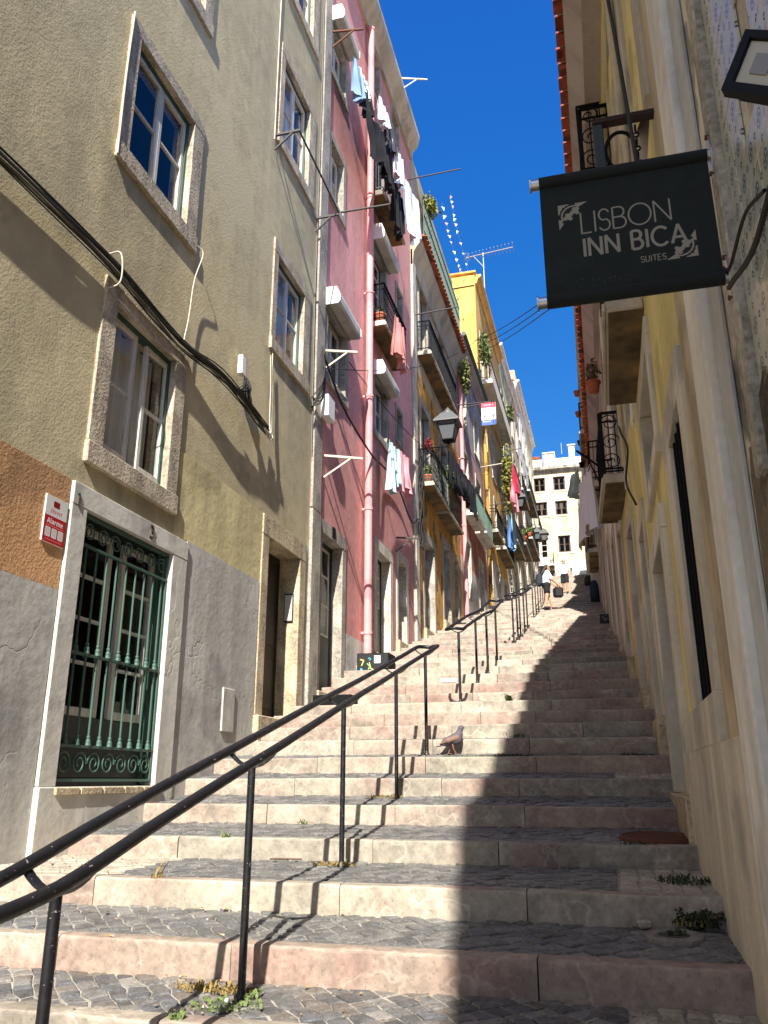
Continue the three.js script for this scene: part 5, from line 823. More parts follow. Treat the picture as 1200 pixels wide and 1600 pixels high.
// ------------------------------------------------------------------ clothes line brackets and laundry
const lineBracket = (label, t, u, n, m = M.bareIron, dt = 0, L = 0) => { const root = thing('clothes_line_bracket', label, 'bracket', LF.pt(t, u, 0), 'clothes line brackets on the left houses'), a = new MB(); a.bar(LF.pt(t, u, 0.01), LF.pt(t + dt, u, n), 0.035, 0.035); part('arm', a, m, root); const s = new MB(); s.bar(LF.pt(t, u - n * 0.65, 0.01), LF.pt(t + dt * 0.7, u - 0.01, n * 0.7), 0.026, 0.026); part('strut', s, m, root); if (L) { const r = new MB(); r.rod(LF.pt(t + dt, u, n - 0.02), LF.pt(t + dt + L, u, n - 0.02), 0.016, 6); part('rod', r, m, root); } return root; };
lineBracket('dark clothes line bracket with a rod under the upper corner window', 9.6, 9.52, 0.42, M.bareIron, 0, 2.0); lineBracket('dark clothes line bracket at the edge of the olive house', 11.5, 9.4, 0.42);
{ const r = new MB(), a = onL(510, 300, 0.2), b = onL(598, 283, 0.6); r.rod(LF.pt(11.7, 9.6, 0.4), LF.pt(11.9, 9.75, 1.25), 0.02, 6); whole('pole', 'dark pole sticking out from the edge of the olive house', 'pole', r, M.bareIron, LF.pt(11.7, 9.6, 0.4)); }
{ const [t, u] = onL(506, 548); lineBracket('rusty bracket beside the low window of the pink house', t, u, 0.55, M.cableLight, 0.2); }
{ const [t, u] = onL(505, 712); lineBracket('pale bracket low on the pink house above its first door', t, u, 0.6, M.cableLight, 0.3); }
{ const [t, u] = onL(517, 50); lineBracket('rusty bracket high on the pink house', t, u, 0.65, M.rustIron, 0.1); }
{ const [t, u] = onL(618, 840); lineBracket('dark bracket above the third door of the pink house', t, u, 0.5, M.bareIron, 0.2); }
{ const [t, u] = onL(630, 118, 0.3); lineBracket('white bracket on the cornice against the sky', t, u, 0.9, M.alu, 0.3); }
for (const [i, q] of [[0, [640, 280, 700, 275]], [1, [760, 858, 800, 850]], [2, [752, 730, 790, 716]], [3, [765, 790, 800, 780]], [4, [790, 705, 815, 694]], [5, [718, 638, 752, 625]], [6, [648, 492, 712, 478]]].map(a => a)) { const [t, u] = onL(q[0], q[1], 0.05), r = new MB(), n = [1.5, 0.7, 0.9, 0.8, 0.9, 0.8, 1.2][i]; r.rod(LF.pt(t, u, 0.02), LF.pt(t + 0.1, u + 0.12, n), 0.02, 6); whole('pole', ['dark pole against the sky from the ochre house', 'short dark pole over the green balcony', 'pale pole from the lilac house', 'dark pole from the yellow house', 'thin pole from the greenish house', 'thin pole high on the lilac house', 'dark pole over the upper ochre balcony'][i], 'pole', r, i === 2 ? M.cableLight : M.bareIron, LF.pt(t, u, 0.02)); }
const FAB = c => mat(c, { rough: 1, side: THREE.DoubleSide, bump: TX.cloth, bs: 0.0005 });
function laundry(name, cat, label, px0, px1, n, drop, color, o = {}) { const [t0, u0] = onL(px0[0], px0[1], n), [t1, u1] = onL(px1[0], px1[1], n), a = LF.pt(t0, u0, n), b = LF.pt(t1, u1, n); if (o.level) b.y = a.y; return whole(name, label, cat, clothGeo(a, b, drop, o), FAB(color), a.clone(), 'laundry hung along the left side'); }
laundry('trousers', 'trousers', 'pale blue trousers high on the pink house', [553, 84], [567, 118], 0.5, 0.8, '#7f9ac0', { seed: 1, taper: 0.3 });
laundry('shirt', 'shirt', 'white and blue shirt beside the pale blue trousers', [561, 100], [574, 130], 0.48, 0.55, '#d6dce6', { seed: 2, taper: 0.2 });
laundry('shirt', 'shirt', 'black shirt hanging just below the pale blue trousers', [566, 124], [580, 150], 0.52, 0.65, '#15151a', { seed: 3 });
laundry('towel', 'towel', 'large black towel slung over the upper pink balcony', [572, 168], [600, 205], 0.62, 1.0, '#121214', { seed: 4, skew: 0.15, waves: 2 });
laundry('shirt', 'shirt', 'black shirt over the far end of the upper pink balcony', [596, 205], [612, 240], 0.6, 1.0, '#17171c', { seed: 5 });
laundry('shirt', 'shirt', 'white shirt hanging highest by the cornice', [592, 143], [606, 180], 0.6, 0.55, '#eceaea', { seed: 6, taper: 0.2 });
laundry('trousers', 'trousers', 'dark grey trousers hanging below the white shirt', [600, 165], [616, 205], 0.6, 0.9, '#3a3b44', { seed: 7 });
laundry('shirt', 'shirt', 'white shirt with long sleeves beside the upper balcony rail', [612, 216], [630, 250], 0.62, 0.9, '#f1eff0', { seed: 8, taper: 0.25 });
laundry('trousers', 'trousers', 'black trousers below the long sleeved white shirt', [612, 270], [630, 312], 0.55, 1.2, '#101013', { seed: 9, taper: 0.2 });
laundry('bed_sheet', 'sheet', 'long white bed sheet trailing down by the ochre house', [628, 266], [655, 318], 0.66, 1.25, '#f4f3f4', { seed: 10, taper: 0.35, skew: 0.12, waves: 2 });
laundry('towel', 'towel', 'salmon towel on the lower pink balcony rail', [618, 490], [630, 512], 0.5, 1.0, '#c9827a', { seed: 11 });
laundry('shirt', 'shirt', 'mint green shirt hanging under the low pink window', [607, 684], [622, 702], 0.3, 1.0, '#b9dcd8', { seed: 12, taper: 0.15, cut: (x, y) => y > 0.62 && x > 0.42 && x < 0.62 });
laundry('towel', 'towel', 'pink towel beside the mint green shirt', [623, 700], [639, 715], 0.3, 0.95, '#d59aa0', { seed: 13 });
laundry('blanket', 'blanket', 'dark purple blanket over the lower ochre balcony', [700, 700], [744, 765], 0.5, 1.0, '#120e16', { seed: 14, waves: 8 });
laundry('towel', 'towel', 'blue towel on the second yellow balcony', [793, 800], [798, 812], 0.55, 1.5, '#5f86c4', { seed: 15 });
laundry('towel', 'towel', 'pale turquoise towel next to the blue one', [799, 800], [803, 812], 0.6, 1.5, '#a9d0d2', { seed: 16 });
laundry('flag', 'flag', 'red and pink cloth hanging on the greenish house', [800, 722], [808, 742], 0.9, 1.2, '#d8304c', { seed: 17 });
laundry('cloth', 'cloth', 'pale pink cloth below the red one', [798, 748], [806, 760], 0.9, 1.2, '#e39aa2', { seed: 18 });
{ // right side: white sheet on a pole, and a small towel
  const a = V(-0.19, 5.03, 14.3), b = V(0.02, 5.05, 13.3); whole('bed_sheet', 'white bed sheet hanging in shade on the right', 'sheet', clothGeo(a, b, 1.1, { seed: 21, taper: -0.5, skew: 0.1, amp: 0.05, waves: 3 }), FAB('#dcd9dd'), a.clone());
  const q = V(onS(893, 742, 15)[0], onS(893, 742, 15)[1], 15), w = V(q.x + 0.13, q.y, 14.6); whole('towel', 'small pale green towel left of the white sheet', 'towel', clothGeo(q, w, 0.42, { seed: 22, taper: 0.5, skew: -0.3 }), FAB('#a9bdb8'), q.clone());
  const p = new MB(); p.bar(RF.pt(12.6, 4.72, 0.3), V(-0.17, 5.0, 12.6), 0.03, 0.03).bar(RF.pt(12.6, 4.45, 0.3), V(-0.02, 4.9, 12.6), 0.022, 0.022); whole('clothes_line_bracket', 'black bracket on the shaded balcony against the sky', 'bracket', p, M.blackIron, RF.pt(12.6, 4.72, 0.3));
  const p2 = new MB(); p2.bar(RF.pt(14.4, 4.9, 0), V(-0.16, 4.95, 14.4), 0.03, 0.03).rod(V(-0.14, 4.95, 14.4), V(0.02, 4.95, 13.2), 0.012, 6); whole('clothes_line_bracket', 'bracket that carries the white sheet on the right', 'bracket', p2, M.blackIron, RF.pt(14.4, 4.9, 0));
}
// ------------------------------------------------------------------ plants
function leafTuft(label, at, n, h, spread, m, o = {}) { // blades rising from the ground
  const R = rng(o.seed ?? n * 7 + Math.round(at.x * 100)), mb = new MB(), w = o.w ?? 0.005; let ti = 0; while (ti < STEPS.length - 2 && STEPS[ti + 1][0] <= -at.z) ti++; const sLo = STEPS[ti][0] + 0.012, sHi = STEPS[ti + 1][0] - 0.006;
  for (let i = 0; i < n; i++) { const a = R() * 6.283, d = Math.sqrt(R()) * spread, x = at.x + Math.cos(a) * d * (o.sx ?? 1), z = -clamp(-at.z - Math.sin(a) * d * (o.sz ?? 1), o.follow ? sLo : -99, o.follow ? sHi : 99), H = h * (o.rosette ? 0.3 + R() * 0.6 : 0.2 + 1.3 * R() * R()), b = R() * 6.283, l = H * (o.rosette ? 0.9 + R() * 1.0 : 0.3 + R() * 0.8), cx = Math.cos(b), cz = Math.sin(b), y = o.follow ? groundAt(-z) : at.y;
    const p0 = new THREE.Vector3(x - cz * w, y, z + cx * w), p1 = new THREE.Vector3(x + cz * w, y, z - cx * w), q0 = new THREE.Vector3(x + cx * l * 0.4 - cz * w * 1.2, y + H * 0.7, z + cz * l * 0.4 + cx * w * 1.2), q1 = new THREE.Vector3(x + cx * l * 0.4 + cz * w * 1.2, y + H * 0.7, z + cz * l * 0.4 - cx * w * 1.2), t = new THREE.Vector3(x + cx * l, y + H * (0.75 + R() * 0.3), z + cz * l);
    mb.quad(p0, p1, q1, q0).tri(q0, q1, t); }
  const w0 = whole(o.stuff ? 'moss' : 'weed', label, o.stuff ? 'moss' : 'weed', mb, m, at.clone()); if (o.stuff) w0.userData.kind = 'stuff'; return w0;
}
function leafBush(name, label, cat, at, rad, n, m, leaf = 0.06, seed = 1, pot) { // leaves on a few stems, through the whole volume
  const R = rng(seed * 131 + 7), root = thing(name, label, cat, at.clone()), lv = new MB(), st = new MB();
  for (let i = 0; i < 7; i++) { const a = R() * 6.283; st.tube([at.clone().add(new THREE.Vector3(0, -rad.y, 0)), at.clone().add(new THREE.Vector3(Math.cos(a) * rad.x * 0.3, 0, Math.sin(a) * rad.z * 0.3)), at.clone().add(new THREE.Vector3(Math.cos(a) * rad.x * 0.8, rad.y * (R() - 0.1), Math.sin(a) * rad.z * 0.8))], 0.008, 8, 4); }
  for (let i = 0; i < n; i++) { let v; do { v = new THREE.Vector3(R() * 2 - 1, R() * 2 - 1, R() * 2 - 1); } while (v.length() > 1 || (v.length() < 0.45 && R() < 0.6)); const lump = 0.75 + 0.35 * Math.sin(v.x * 7 + seed) * Math.sin(v.y * 6) ; const c = at.clone().add(new THREE.Vector3(v.x * rad.x * lump, v.y * rad.y * lump, v.z * rad.z * lump)), d = new THREE.Vector3(R() - 0.5, R() - 0.7, R() - 0.5).normalize(), s = new THREE.Vector3(R() - 0.5, R() - 0.5, R() - 0.5).cross(d).normalize(), L = leaf * (0.6 + R() * 0.8), w = L * 0.38;
    const tip = c.clone().addScaledVector(d, L), mid = c.clone().addScaledVector(d, L * 0.45); lv.quad(c, mid.clone().addScaledVector(s, w), tip, mid.clone().addScaledVector(s, -w)); }
  part('stem', st, M.brownWood, root); part('foliage', lv, m, root);
  if (pot) { const p = new MB(); p.lathe([[0.0, 0], [0.09, 0], [0.125, 0.17], [0.14, 0.17], [0.14, 0.2], [0.115, 0.2], [0.1, 0.17], [0, 0.17]], at.clone().add(new THREE.Vector3(0, -rad.y - 0.17, 0)), 14); part('pot', p, M.clay, root); }
  return root;
}
const G3 = (px, py) => { const [r, u, s] = onGround(px, py); return V(r, u, s); };
leafTuft('dry brown weeds at the foot of the nearest full handrail post', G3(335, 1548), 300, 0.035, 0.13, M.leafDry, { follow: 1, sx: 1.5, sz: 0.5, w: 0.004, stuff: 1 }); leafTuft('green moss patch in front of the nearest full handrail post', G3(352, 1572), 150, 0.02, 0.11, M.leaf, { follow: 1, sx: 1.6, w: 0.006 });
leafTuft('green weeds just right of the nearest full handrail post', G3(392, 1556), 60, 0.025, 0.05, M.leaf, { follow: 1 }); leafTuft('dry weeds round the second handrail post', G3(520, 1352), 180, 0.03, 0.12, M.leafDry, { follow: 1, sx: 1.5, sz: 0.5, w: 0.004, stuff: 1 });
leafTuft('weeds round the third handrail post', G3(600, 1246), 140, 0.03, 0.13, M.leafDry, { follow: 1, sx: 1.4, sz: 0.4, w: 0.004, stuff: 1 });
leafTuft('tiny green weed at the very bottom of the steps', G3(277, 1592), 30, 0.04, 0.03, M.leaf, { follow: 1 });
leafTuft('small green weed at a riser left of the second post', G3(350, 1336), 26, 0.04, 0.04, M.leaf, { follow: 1 }); leafTuft('small green weed higher up, left of the steps', G3(475, 1286), 22, 0.04, 0.06, M.leaf, { follow: 1 }); leafTuft('dry tuft under the left handrail', G3(240, 1410), 14, 0.08, 0.04, M.leafDry, { follow: 1 });
leafTuft('weeds at the wall under the barred window', G3(200, 1284), 40, 0.08, 0.09, M.leaf, { follow: 1 }); leafTuft('green weed by the wall left of the steps', G3(256, 1247), 40, 0.07, 0.09, M.leaf, { follow: 1 });
leafTuft('line of moss along a riser at the edge of the shade', G3(750, 1206), 300, 0.016, 0.36, M.leaf, { follow: 1, sz: 0.1, w: 0.004, stuff: 1 }); leafTuft('dark moss along the same riser inside the shade', G3(800, 1206), 220, 0.03, 0.22, M.leafDark, { follow: 1, sz: 0.1, w: 0.004, stuff: 1 });
leafTuft('bright rosette weed in the sun on the middle steps', G3(797, 1108), 34, 0.11, 0.045, M.leaf, { follow: 1, w: 0.009, rosette: 1 }); leafTuft('two dark weeds in shade on the middle steps', G3(805, 1152), 16, 0.10, 0.10, M.leafDark, { follow: 1, w: 0.006 });
leafTuft('weeds on the pale setts by the right wall', G3(1070, 1378), 300, 0.03, 0.17, M.leafDark, { follow: 1, sx: 0.9, w: 0.004, stuff: 1 }); leafTuft('moss at the right end of a step below the stone threshold', G3(1000, 1203), 140, 0.025, 0.2, M.leafDark, { follow: 1, sz: 0.2, w: 0.004, stuff: 1 });
leafTuft('weeds under the third riser by the right wall', G3(1000, 1350), 40, 0.025, 0.12, M.leafDark, { follow: 1, sz: 0.2 });
{ const p = G3(1100, 1452); leafBush('leaf_pile', 'heap of dark weeds and dead leaves by the stone drain ring', 'weeds', p.clone().add(new THREE.Vector3(-0.02, 0.045, 0)), new THREE.Vector3(0.16, 0.055, 0.1), 900, M.leafDark, 0.02, 3); leafTuft('pale dry leaves on the heap by the drain', p.clone().add(new THREE.Vector3(-0.06, 0.02, 0)), 50, 0.05, 0.12, M.leafDry, { w: 0.003 }); }
{ const g = (px, py, n) => { const [t, u] = onL(px, py, n); return LF.pt(t, u, n); };
  leafBush('balcony_plant', 'yellowish bush on the ochre attic terrace', 'plant', g(672, 322, 0.2), new THREE.Vector3(0.25, 0.45, 0.5), 500, mat('#7d8037', { rough: 0.8, side: THREE.DoubleSide }), 0.11, 5);
  leafBush('balcony_plant', 'tall green plants on the wide yellow balcony', 'plant', g(757, 545, 0.35), new THREE.Vector3(0.25, 0.85, 0.8), 900, M.leaf, 0.14, 6);
  leafBush('balcony_plant', 'plant hanging from the lilac attic gutter', 'plant', g(726, 585, 0.3), new THREE.Vector3(0.2, 0.8, 0.5), 520, mat('#6d7038', { rough: 0.8, side: THREE.DoubleSide }), 0.12, 7);
  leafBush('creeper', 'long creeper trailing down the greenish house', 'plant', g(792, 745, 0.45), new THREE.Vector3(0.25, 1.9, 0.7), 900, mat('#77742f', { rough: 0.8, side: THREE.DoubleSide }), 0.16, 8);
  leafBush('creeper', 'green creeper above the lamp on the greenish house', 'plant', g(797, 645, 0.3), new THREE.Vector3(0.2, 0.7, 0.5), 260, M.leaf, 0.16, 9);
  leafBush('balcony_plant', 'green leaves on the lower ochre balcony', 'plant', g(703, 745, 0.42), new THREE.Vector3(0.12, 0.4, 0.35), 300, M.leaf, 0.08, 10);
  leafBush('potted_plant', 'potted plant on the near end of the lower ochre balcony', 'plant', LF.pt(19.98, 7.78, 0.2), new THREE.Vector3(0.15, 0.2, 0.15), 160, M.leaf, 0.07, 11, true); leafBush('potted_plant', 'second potted plant, beside the first on the lower ochre balcony', 'plant', LF.pt(20.35, 7.76, 0.22), new THREE.Vector3(0.12, 0.18, 0.12), 120, M.leaf, 0.06, 12, true);
  leafBush('potted_plant', 'terracotta pot on the lower pink balcony', 'plant', LF.pt(15.12, 9.68, 0.2), new THREE.Vector3(0.1, 0.14, 0.1), 60, M.leafDark, 0.06, 13, true);
  leafBush('potted_plant', 'left of two orange flower pots near the top lanterns', 'plant', g(822, 832, 0.9), new THREE.Vector3(0.2, 0.25, 0.25), 100, M.leaf, 0.12, 14, true); leafBush('potted_plant', 'right of two orange flower pots near the top lanterns', 'plant', g(827, 826, 1.1), new THREE.Vector3(0.2, 0.25, 0.25), 100, M.leaf, 0.12, 15, true);
  { const [t, u] = onR(925, 580, 0.2); leafBush('potted_plant', 'potted plant on the shaded house under the red eave', 'plant', RF.pt(t, u, 0.2), new THREE.Vector3(0.12, 0.25, 0.2), 200, mat('#7a6a48', { rough: 0.8, side: THREE.DoubleSide }), 0.08, 16, true); }
  leafBush('balcony_plant', 'red geraniums at the foot of the nearest lamp', 'plant', g(669, 692, 0.3), new THREE.Vector3(0.12, 0.2, 0.25), 160, mat('#8a2a2c', { rough: 0.8, side: THREE.DoubleSide }), 0.06, 17);
  for (let i = 0; i < 4; i++) { const t = 24.2 + i * 0.8 + hash(i) * 0.3, p = V(RWALL(t) - 0.34, 11.7 - i * 0.5 - hash(i + 4) * 0.2, t), b = new MB(); b.lathe([[0, 0], [0.07, 0], [0.10, 0.14], [0.11, 0.16], [0, 0.15]], p, 12); whole('flower_pot', ['uppermost reddish', 'second reddish', 'third, dark', 'lowest dark'][i] + ' pot hung on the wall against the sky, right', 'flower pot', b, i < 2 ? M.clay : M.blackPlastic, p, 'pots on the brown shaded house'); }
}
// ------------------------------------------------------------------ ground things
{ const [r, u, s] = [0.27, 0, 6.62], y = groundAt(s), g = new MB(); g.push(new THREE.CylinderGeometry(0.27, 0.275, 0.022, 40).rotateX(0.063).translate(r, y - 0.002, -s)); const root = thing('manhole_cover', 'rusty round manhole cover by the right wall', 'manhole cover', V(r, y, s)); part('cover', g, M.rustIron, root); const q = new MB(); q.push(new THREE.TorusGeometry(0.25, 0.008, 6, 40).rotateX(Math.PI / 2 + 0.063).translate(r, y + 0.009, -s)); for (let i = -3; i <= 3; i++) q.push(geoFrom(chamferBox(-Math.sqrt(0.05 - (i * 0.06) ** 2), Math.sqrt(0.05 - (i * 0.06) ** 2), -0.003, 0.003, -0.01, 0.01, 0)).rotateX(0.063).translate(r, y + 0.010 - i * 0.06 * 0.063, -s + i * 0.06)); part('ribs', q, M.rustIron, root); }
{ const [r, s] = [0.225, 4.76], y = groundAt(s) + 0.004, g = new MB(); g.push(new THREE.LatheGeometry([[0.075, -0.03], [0.075, 0.003], [0.08, 0.008], [0.138, 0.008], [0.145, 0.003], [0.145, -0.03]].map(p => new THREE.Vector2(...p)), 32).rotateX(0.05).translate(r, y, -s)); const root = thing('drain_ring', 'round grey stone drain ring in the setts by the right wall', 'drain', V(r, y, s)); part('ring', g, mat('#8f8b84', { map: TX.stone, bump: TX.stoneB, bs: 0.003 }), root); const d = new MB(); d.push(new THREE.CylinderGeometry(0.076, 0.076, 0.01, 24).translate(r, y + 0.002, -s)); part('hole_cover', d, M.bareIron, root); leafTuft('sprig of grass growing in the stone drain ring', V(r + 0.01, y + 0.008, s), 40, 0.03, 0.05, M.leafDark); const st = V(0.09, groundAt(4.93), 4.93), b = new MB(); b.push(geoFrom(chamferBox(-0.035, 0.035, -0.01, 0.03, -0.03, 0.03, 0.01)).rotateY(0.4).translate(st.x, st.y + 0.01, st.z)); whole('loose_sett', 'loose pale sett lying behind the stone drain ring', 'stone', b, limeMats[0], st); }
{ const R = rng(77); [[318, 1575, 'cigarette end in front of the nearest full post'], [170, 1512, 'cigarette end on the lowest tread, left'], [284, 1528, 'cigarette end below the second riser'], [325, 1438, 'cigarette end left of the nearest full post, one step up'], [347, 1463, 'cigarette end close to a riser edge, one step up'], [352, 1422, 'cigarette end farthest up of those on the second tread']].forEach(([x, y, l]) => { const p = G3(x, y), a = R() * 3, d = new THREE.Vector3(Math.cos(a) * 0.014, 0, Math.sin(a) * 0.014), up = new THREE.Vector3(0, 0.007, 0), c = p.clone().add(up), root = thing('cigarette_end', l, 'cigarette end', p, 'cigarette ends on the lower treads'), f = new MB(); f.rod(c.clone().sub(d), c.clone().addScaledVector(d, 0.5), 0.004, 8); part('filter', f, mat('#c98a3f'), root); const w = new MB(); w.rod(c.clone().addScaledVector(d, 0.5), c.clone().add(d), 0.004, 8); part('paper', w, M.whitePlastic, root); }); }
{ const p = G3(442, 1345), g = new MB(); g.tube([p.clone().add(new THREE.Vector3(-0.1, 0.01, 0)), p.clone().add(new THREE.Vector3(0, 0.014, 0.01)), p.clone().add(new THREE.Vector3(0.14, 0.012, -0.02))], 0.006, 12, 5).tube([p.clone().add(new THREE.Vector3(-0.08, 0.012, 0.01)), p.clone().add(new THREE.Vector3(0.02, 0.013, 0.035))], 0.004, 8, 4); whole('twig', 'forked twig on the tread left of the second post', 'twig', g, M.brownWood, p); }
{ const p = G3(355, 1568), g = new MB(); g.push(new THREE.IcosahedronGeometry(0.014, 1).scale(1, 0.8, 0.9).translate(p.x, p.y + 0.01, p.z)); whole('paper_ball', 'small white scrap of paper at the nearest full post', 'paper', g, M.whitePlastic, p); }
// painted planter boxes at the steps' sides
{ const s = 13.7, r0 = -4.1, y = 1.66, root = thing('graffiti_box', 'black box with blue and yellow graffiti beside the pink house', 'box', V(-3.8, y, s)), g = new MB(); g.box(-4.12, -3.55, y - 0.2, y + 0.42, s, s + 0.45, 0.012); const b = part('body', g, M.blackPlastic, root); const t = canvasTex(256, 256, (x, w, h) => { x.fillStyle = '#101012'; x.fillRect(0, 0, w, h); const R = rng(12); const line = (c, lw, pts) => { x.strokeStyle = c; x.lineWidth = lw; x.lineCap = 'round'; x.lineJoin = 'round'; x.beginPath(); pts.forEach((p, i) => i ? x.lineTo(...p) : x.moveTo(...p)); x.stroke(); };
    line('#3fb6e0', 13, [[18, 150], [30, 110], [64, 148], [30, 160], [18, 186], [52, 170], [70, 190]]); line('#3fb6e0', 11, [[84, 184], [96, 226], [112, 186], [128, 226], [142, 178]]); line('#46bfe6', 11, [[160, 176], [158, 224], [186, 222], [186, 170], [206, 200], [210, 160]]); line('#46bfe6', 8, [[60, 200], [58, 246]]); line('#46bfe6', 8, [[92, 226], [96, 250]]);
    line('#d8c35a', 9, [[24, 40], [52, 48], [34, 84]]); line('#7fc35a', 9, [[82, 72], [104, 92], [92, 112]]); line('#c9cf7a', 8, [[100, 66], [112, 108], [134, 118]]); line('#59b0b8', 5, [[90, 36], [100, 28], [112, 40], [98, 48]]); x.fillStyle = '#e9ebe8'; x.fillRect(140, 14, 52, 56); x.fillStyle = '#cfd2d6'; x.fillRect(152, 26, 28, 30); });
  part('painted_face', printed(V(-4.105, y - 0.185, s - 0.003), V(-3.565, y - 0.185, s - 0.003), V(-3.565, y + 0.405, s - 0.003), V(-4.105, y + 0.405, s - 0.003)), new THREE.MeshPhysicalMaterial({ map: t, roughness: 0.6 }), b);
}
{ const p = G3(520, 1108), g = new MB(); g.box(p.x - 0.3, p.x + 0.26, p.y - 0.1, p.y + 0.14, -p.z, -p.z + 0.35, 0.01); whole('black_box', 'low black box on the steps below the glazed pink house door', 'box', g, M.blackPlastic, p); }
{ const [r, u, s] = onGround(946, 974), y = u, root = thing('dark_box', 'black crate with pale scribbles by the shaded right wall', 'box', V(r, y, s)), g = new MB(); g.box(r - 0.13, r + 0.13, y, y + 0.24, s, s + 0.25, 0.01); const b = part('body', g, M.blackPlastic, root); const t = canvasTex(64, 64, (x) => { x.fillStyle = '#141416'; x.fillRect(0, 0, 64, 64); x.strokeStyle = '#8b8d96'; x.lineWidth = 4; x.beginPath(); x.moveTo(10, 14); x.lineTo(24, 22); x.lineTo(30, 44); x.lineTo(40, 30); x.lineTo(50, 40); x.moveTo(34, 8); x.lineTo(44, 12); x.stroke(); }); part('painted_face', printed(V(r - 0.12, y + 0.01, s - 0.003), V(r + 0.12, y + 0.01, s - 0.003), V(r + 0.12, y + 0.23, s - 0.003), V(r - 0.12, y + 0.23, s - 0.003)), new THREE.MeshPhysicalMaterial({ map: t, roughness: 0.6 }), b); }
for (const [x, y, w, h, c, l, nm] of [[930, 940, 0.2, 0.85, '#1c2c3e', 'blue covered bundle leaning on the right wall', 'bundle'], [934, 924, 0.2, 0.75, '#8c1f22', 'red bundle behind the blue one by the right wall', 'bundle'], [921, 915, 0.3, 0.6, '#22211f', 'dark bin high up by the right wall', 'bin']]) { const [r, u, s] = onGround(x, y), g = new MB(); g.lathe([[0, 0], [w * 0.9, 0], [w, h * 0.3], [w * 0.85, h * 0.8], [w * 0.5, h], [0, h]].map(([a, b], i) => [a * (1 + 0.05 * Math.sin(i * 3)), b]), V(r, u, s), 10); whole(nm, l, nm, g, mat(c, { rough: 0.8 }), V(r, u, s)); }
// ------------------------------------------------------------------ signs and notices
{ const root = thing('alarm_sign', 'red and white sign reading Alarme on the orange wall', 'sign', LF.pt(5.57, 2.03, 0.01)); const g = new MB(); g.fbox(LF, 5.43, 5.715, 1.83, 2.225, 0.008, 0.022, 0.003); const b = part('plate', g, M.whitePlastic, root);
  const t = canvasTex(290, 400, (x, w, h) => { x.fillStyle = '#d9d6d0'; x.fillRect(0, 0, w, h); x.fillStyle = '#b3141d'; x.fillRect(0, 172, w, h - 172); x.fillStyle = '#8d1218'; x.fillRect(98, 34, 84, 56); x.fillStyle = '#5c0c10'; x.fillRect(106, 50, 68, 6); x.fillRect(106, 66, 68, 6); x.fillStyle = '#b3141d'; x.font = 'italic bold 50px serif'; x.textAlign = 'center'; x.fillText('Direct', 142, 144); x.fillStyle = '#efe9e6'; x.font = 'bold 62px sans-serif'; x.fillText('Alarme', 145, 238); x.fillStyle = '#d99a9a'; for (let i = 0; i < 9; i++) x.fillRect(26 + i * 27, 252, 20, 6); for (let i = 0; i < 3; i++) { x.fillStyle = '#d6d2cd'; x.beginPath(); x.roundRect?.(24 + i * 86, 270, 72, 84, 10); if (!x.roundRect) x.rect(24 + i * 86, 270, 72, 84); x.fill(); x.strokeStyle = '#a8a39d'; x.lineWidth = 4; x.strokeRect(44 + i * 86, 290, 32, 40); } x.fillStyle = '#d99a9a'; for (let i = 0; i < 8; i++) x.fillRect(30 + i * 29, 372, 22, 6); });
  part('print', printed(LF.pt(5.433, 1.833, 0.0245), LF.pt(5.712, 1.833, 0.0245), LF.pt(5.712, 2.222, 0.0245), LF.pt(5.433, 2.222, 0.0245)), new THREE.MeshPhysicalMaterial({ map: t, roughness: 0.45 }), b); }
{ const root = thing('door_notice', 'small framed notice on the jamb of the dark wooden door', 'notice', LF.pt(11.2, 2.4, -0.15)), g = new MB(); g.box(-4.5, -4.36, 2.2, 2.62, 11.215, 11.238, 0.003); const f = part('frame', g, M.darkWood, root); const p = new MB(); p.box(-4.488, -4.372, 2.22, 2.6, 11.211, 11.2135); part('paper', p, M.alu, f); }
{ const [t0, u0] = onL(754, 630, 1.1), root = thing('estate_sign', 'small red, white and blue sale sign hung over the street', 'sign', LF.pt(t0, u0, 1.1)), w = 0.42, h = 0.8, a = LF.pt(t0, u0, 1.1), g = new MB(); g.push(geoFrom(chamferBox(a.x - 0.05, a.x + w, a.y - h, a.y, a.z - 0.02, a.z + 0.01, 0.004))); const b = part('plate', g, M.whitePlastic, root); const t = canvasTex(128, 224, (x, W, H) => { x.fillStyle = '#eef0f2'; x.fillRect(0, 0, W, H); x.fillStyle = '#b3193a'; x.fillRect(0, 0, W, 52); x.fillStyle = '#d98096'; x.fillRect(20, 18, 88, 12); x.fillStyle = '#e9a9a6'; x.fillRect(56, 60, 22, 60); x.fillStyle = '#4a4f63'; x.font = 'bold 54px sans-serif'; x.fillText('44', 58, 152); x.fillRect(18, 128, 20, 18); x.fillStyle = '#1f4fb0'; x.fillRect(0, 172, W, 52); x.fillStyle = '#b9cdf0'; x.fillRect(10, 186, 70, 7); }); part('print', printed(new THREE.Vector3(a.x - 0.048, a.y - h + 0.003, a.z + 0.0125), new THREE.Vector3(a.x + w - 0.003, a.y - h + 0.003, a.z + 0.0125), new THREE.Vector3(a.x + w - 0.003, a.y - 0.003, a.z + 0.0125), new THREE.Vector3(a.x - 0.048, a.y - 0.003, a.z + 0.0125)), new THREE.MeshPhysicalMaterial({ map: t, roughness: 0.5 }), b); const r = new MB(); r.rod(LF.pt(t0, u0 + 0.03, 0.02), LF.pt(t0, u0 + 0.03, 1.6), 0.02, 6); part('arm', r, M.bareIron, root); }
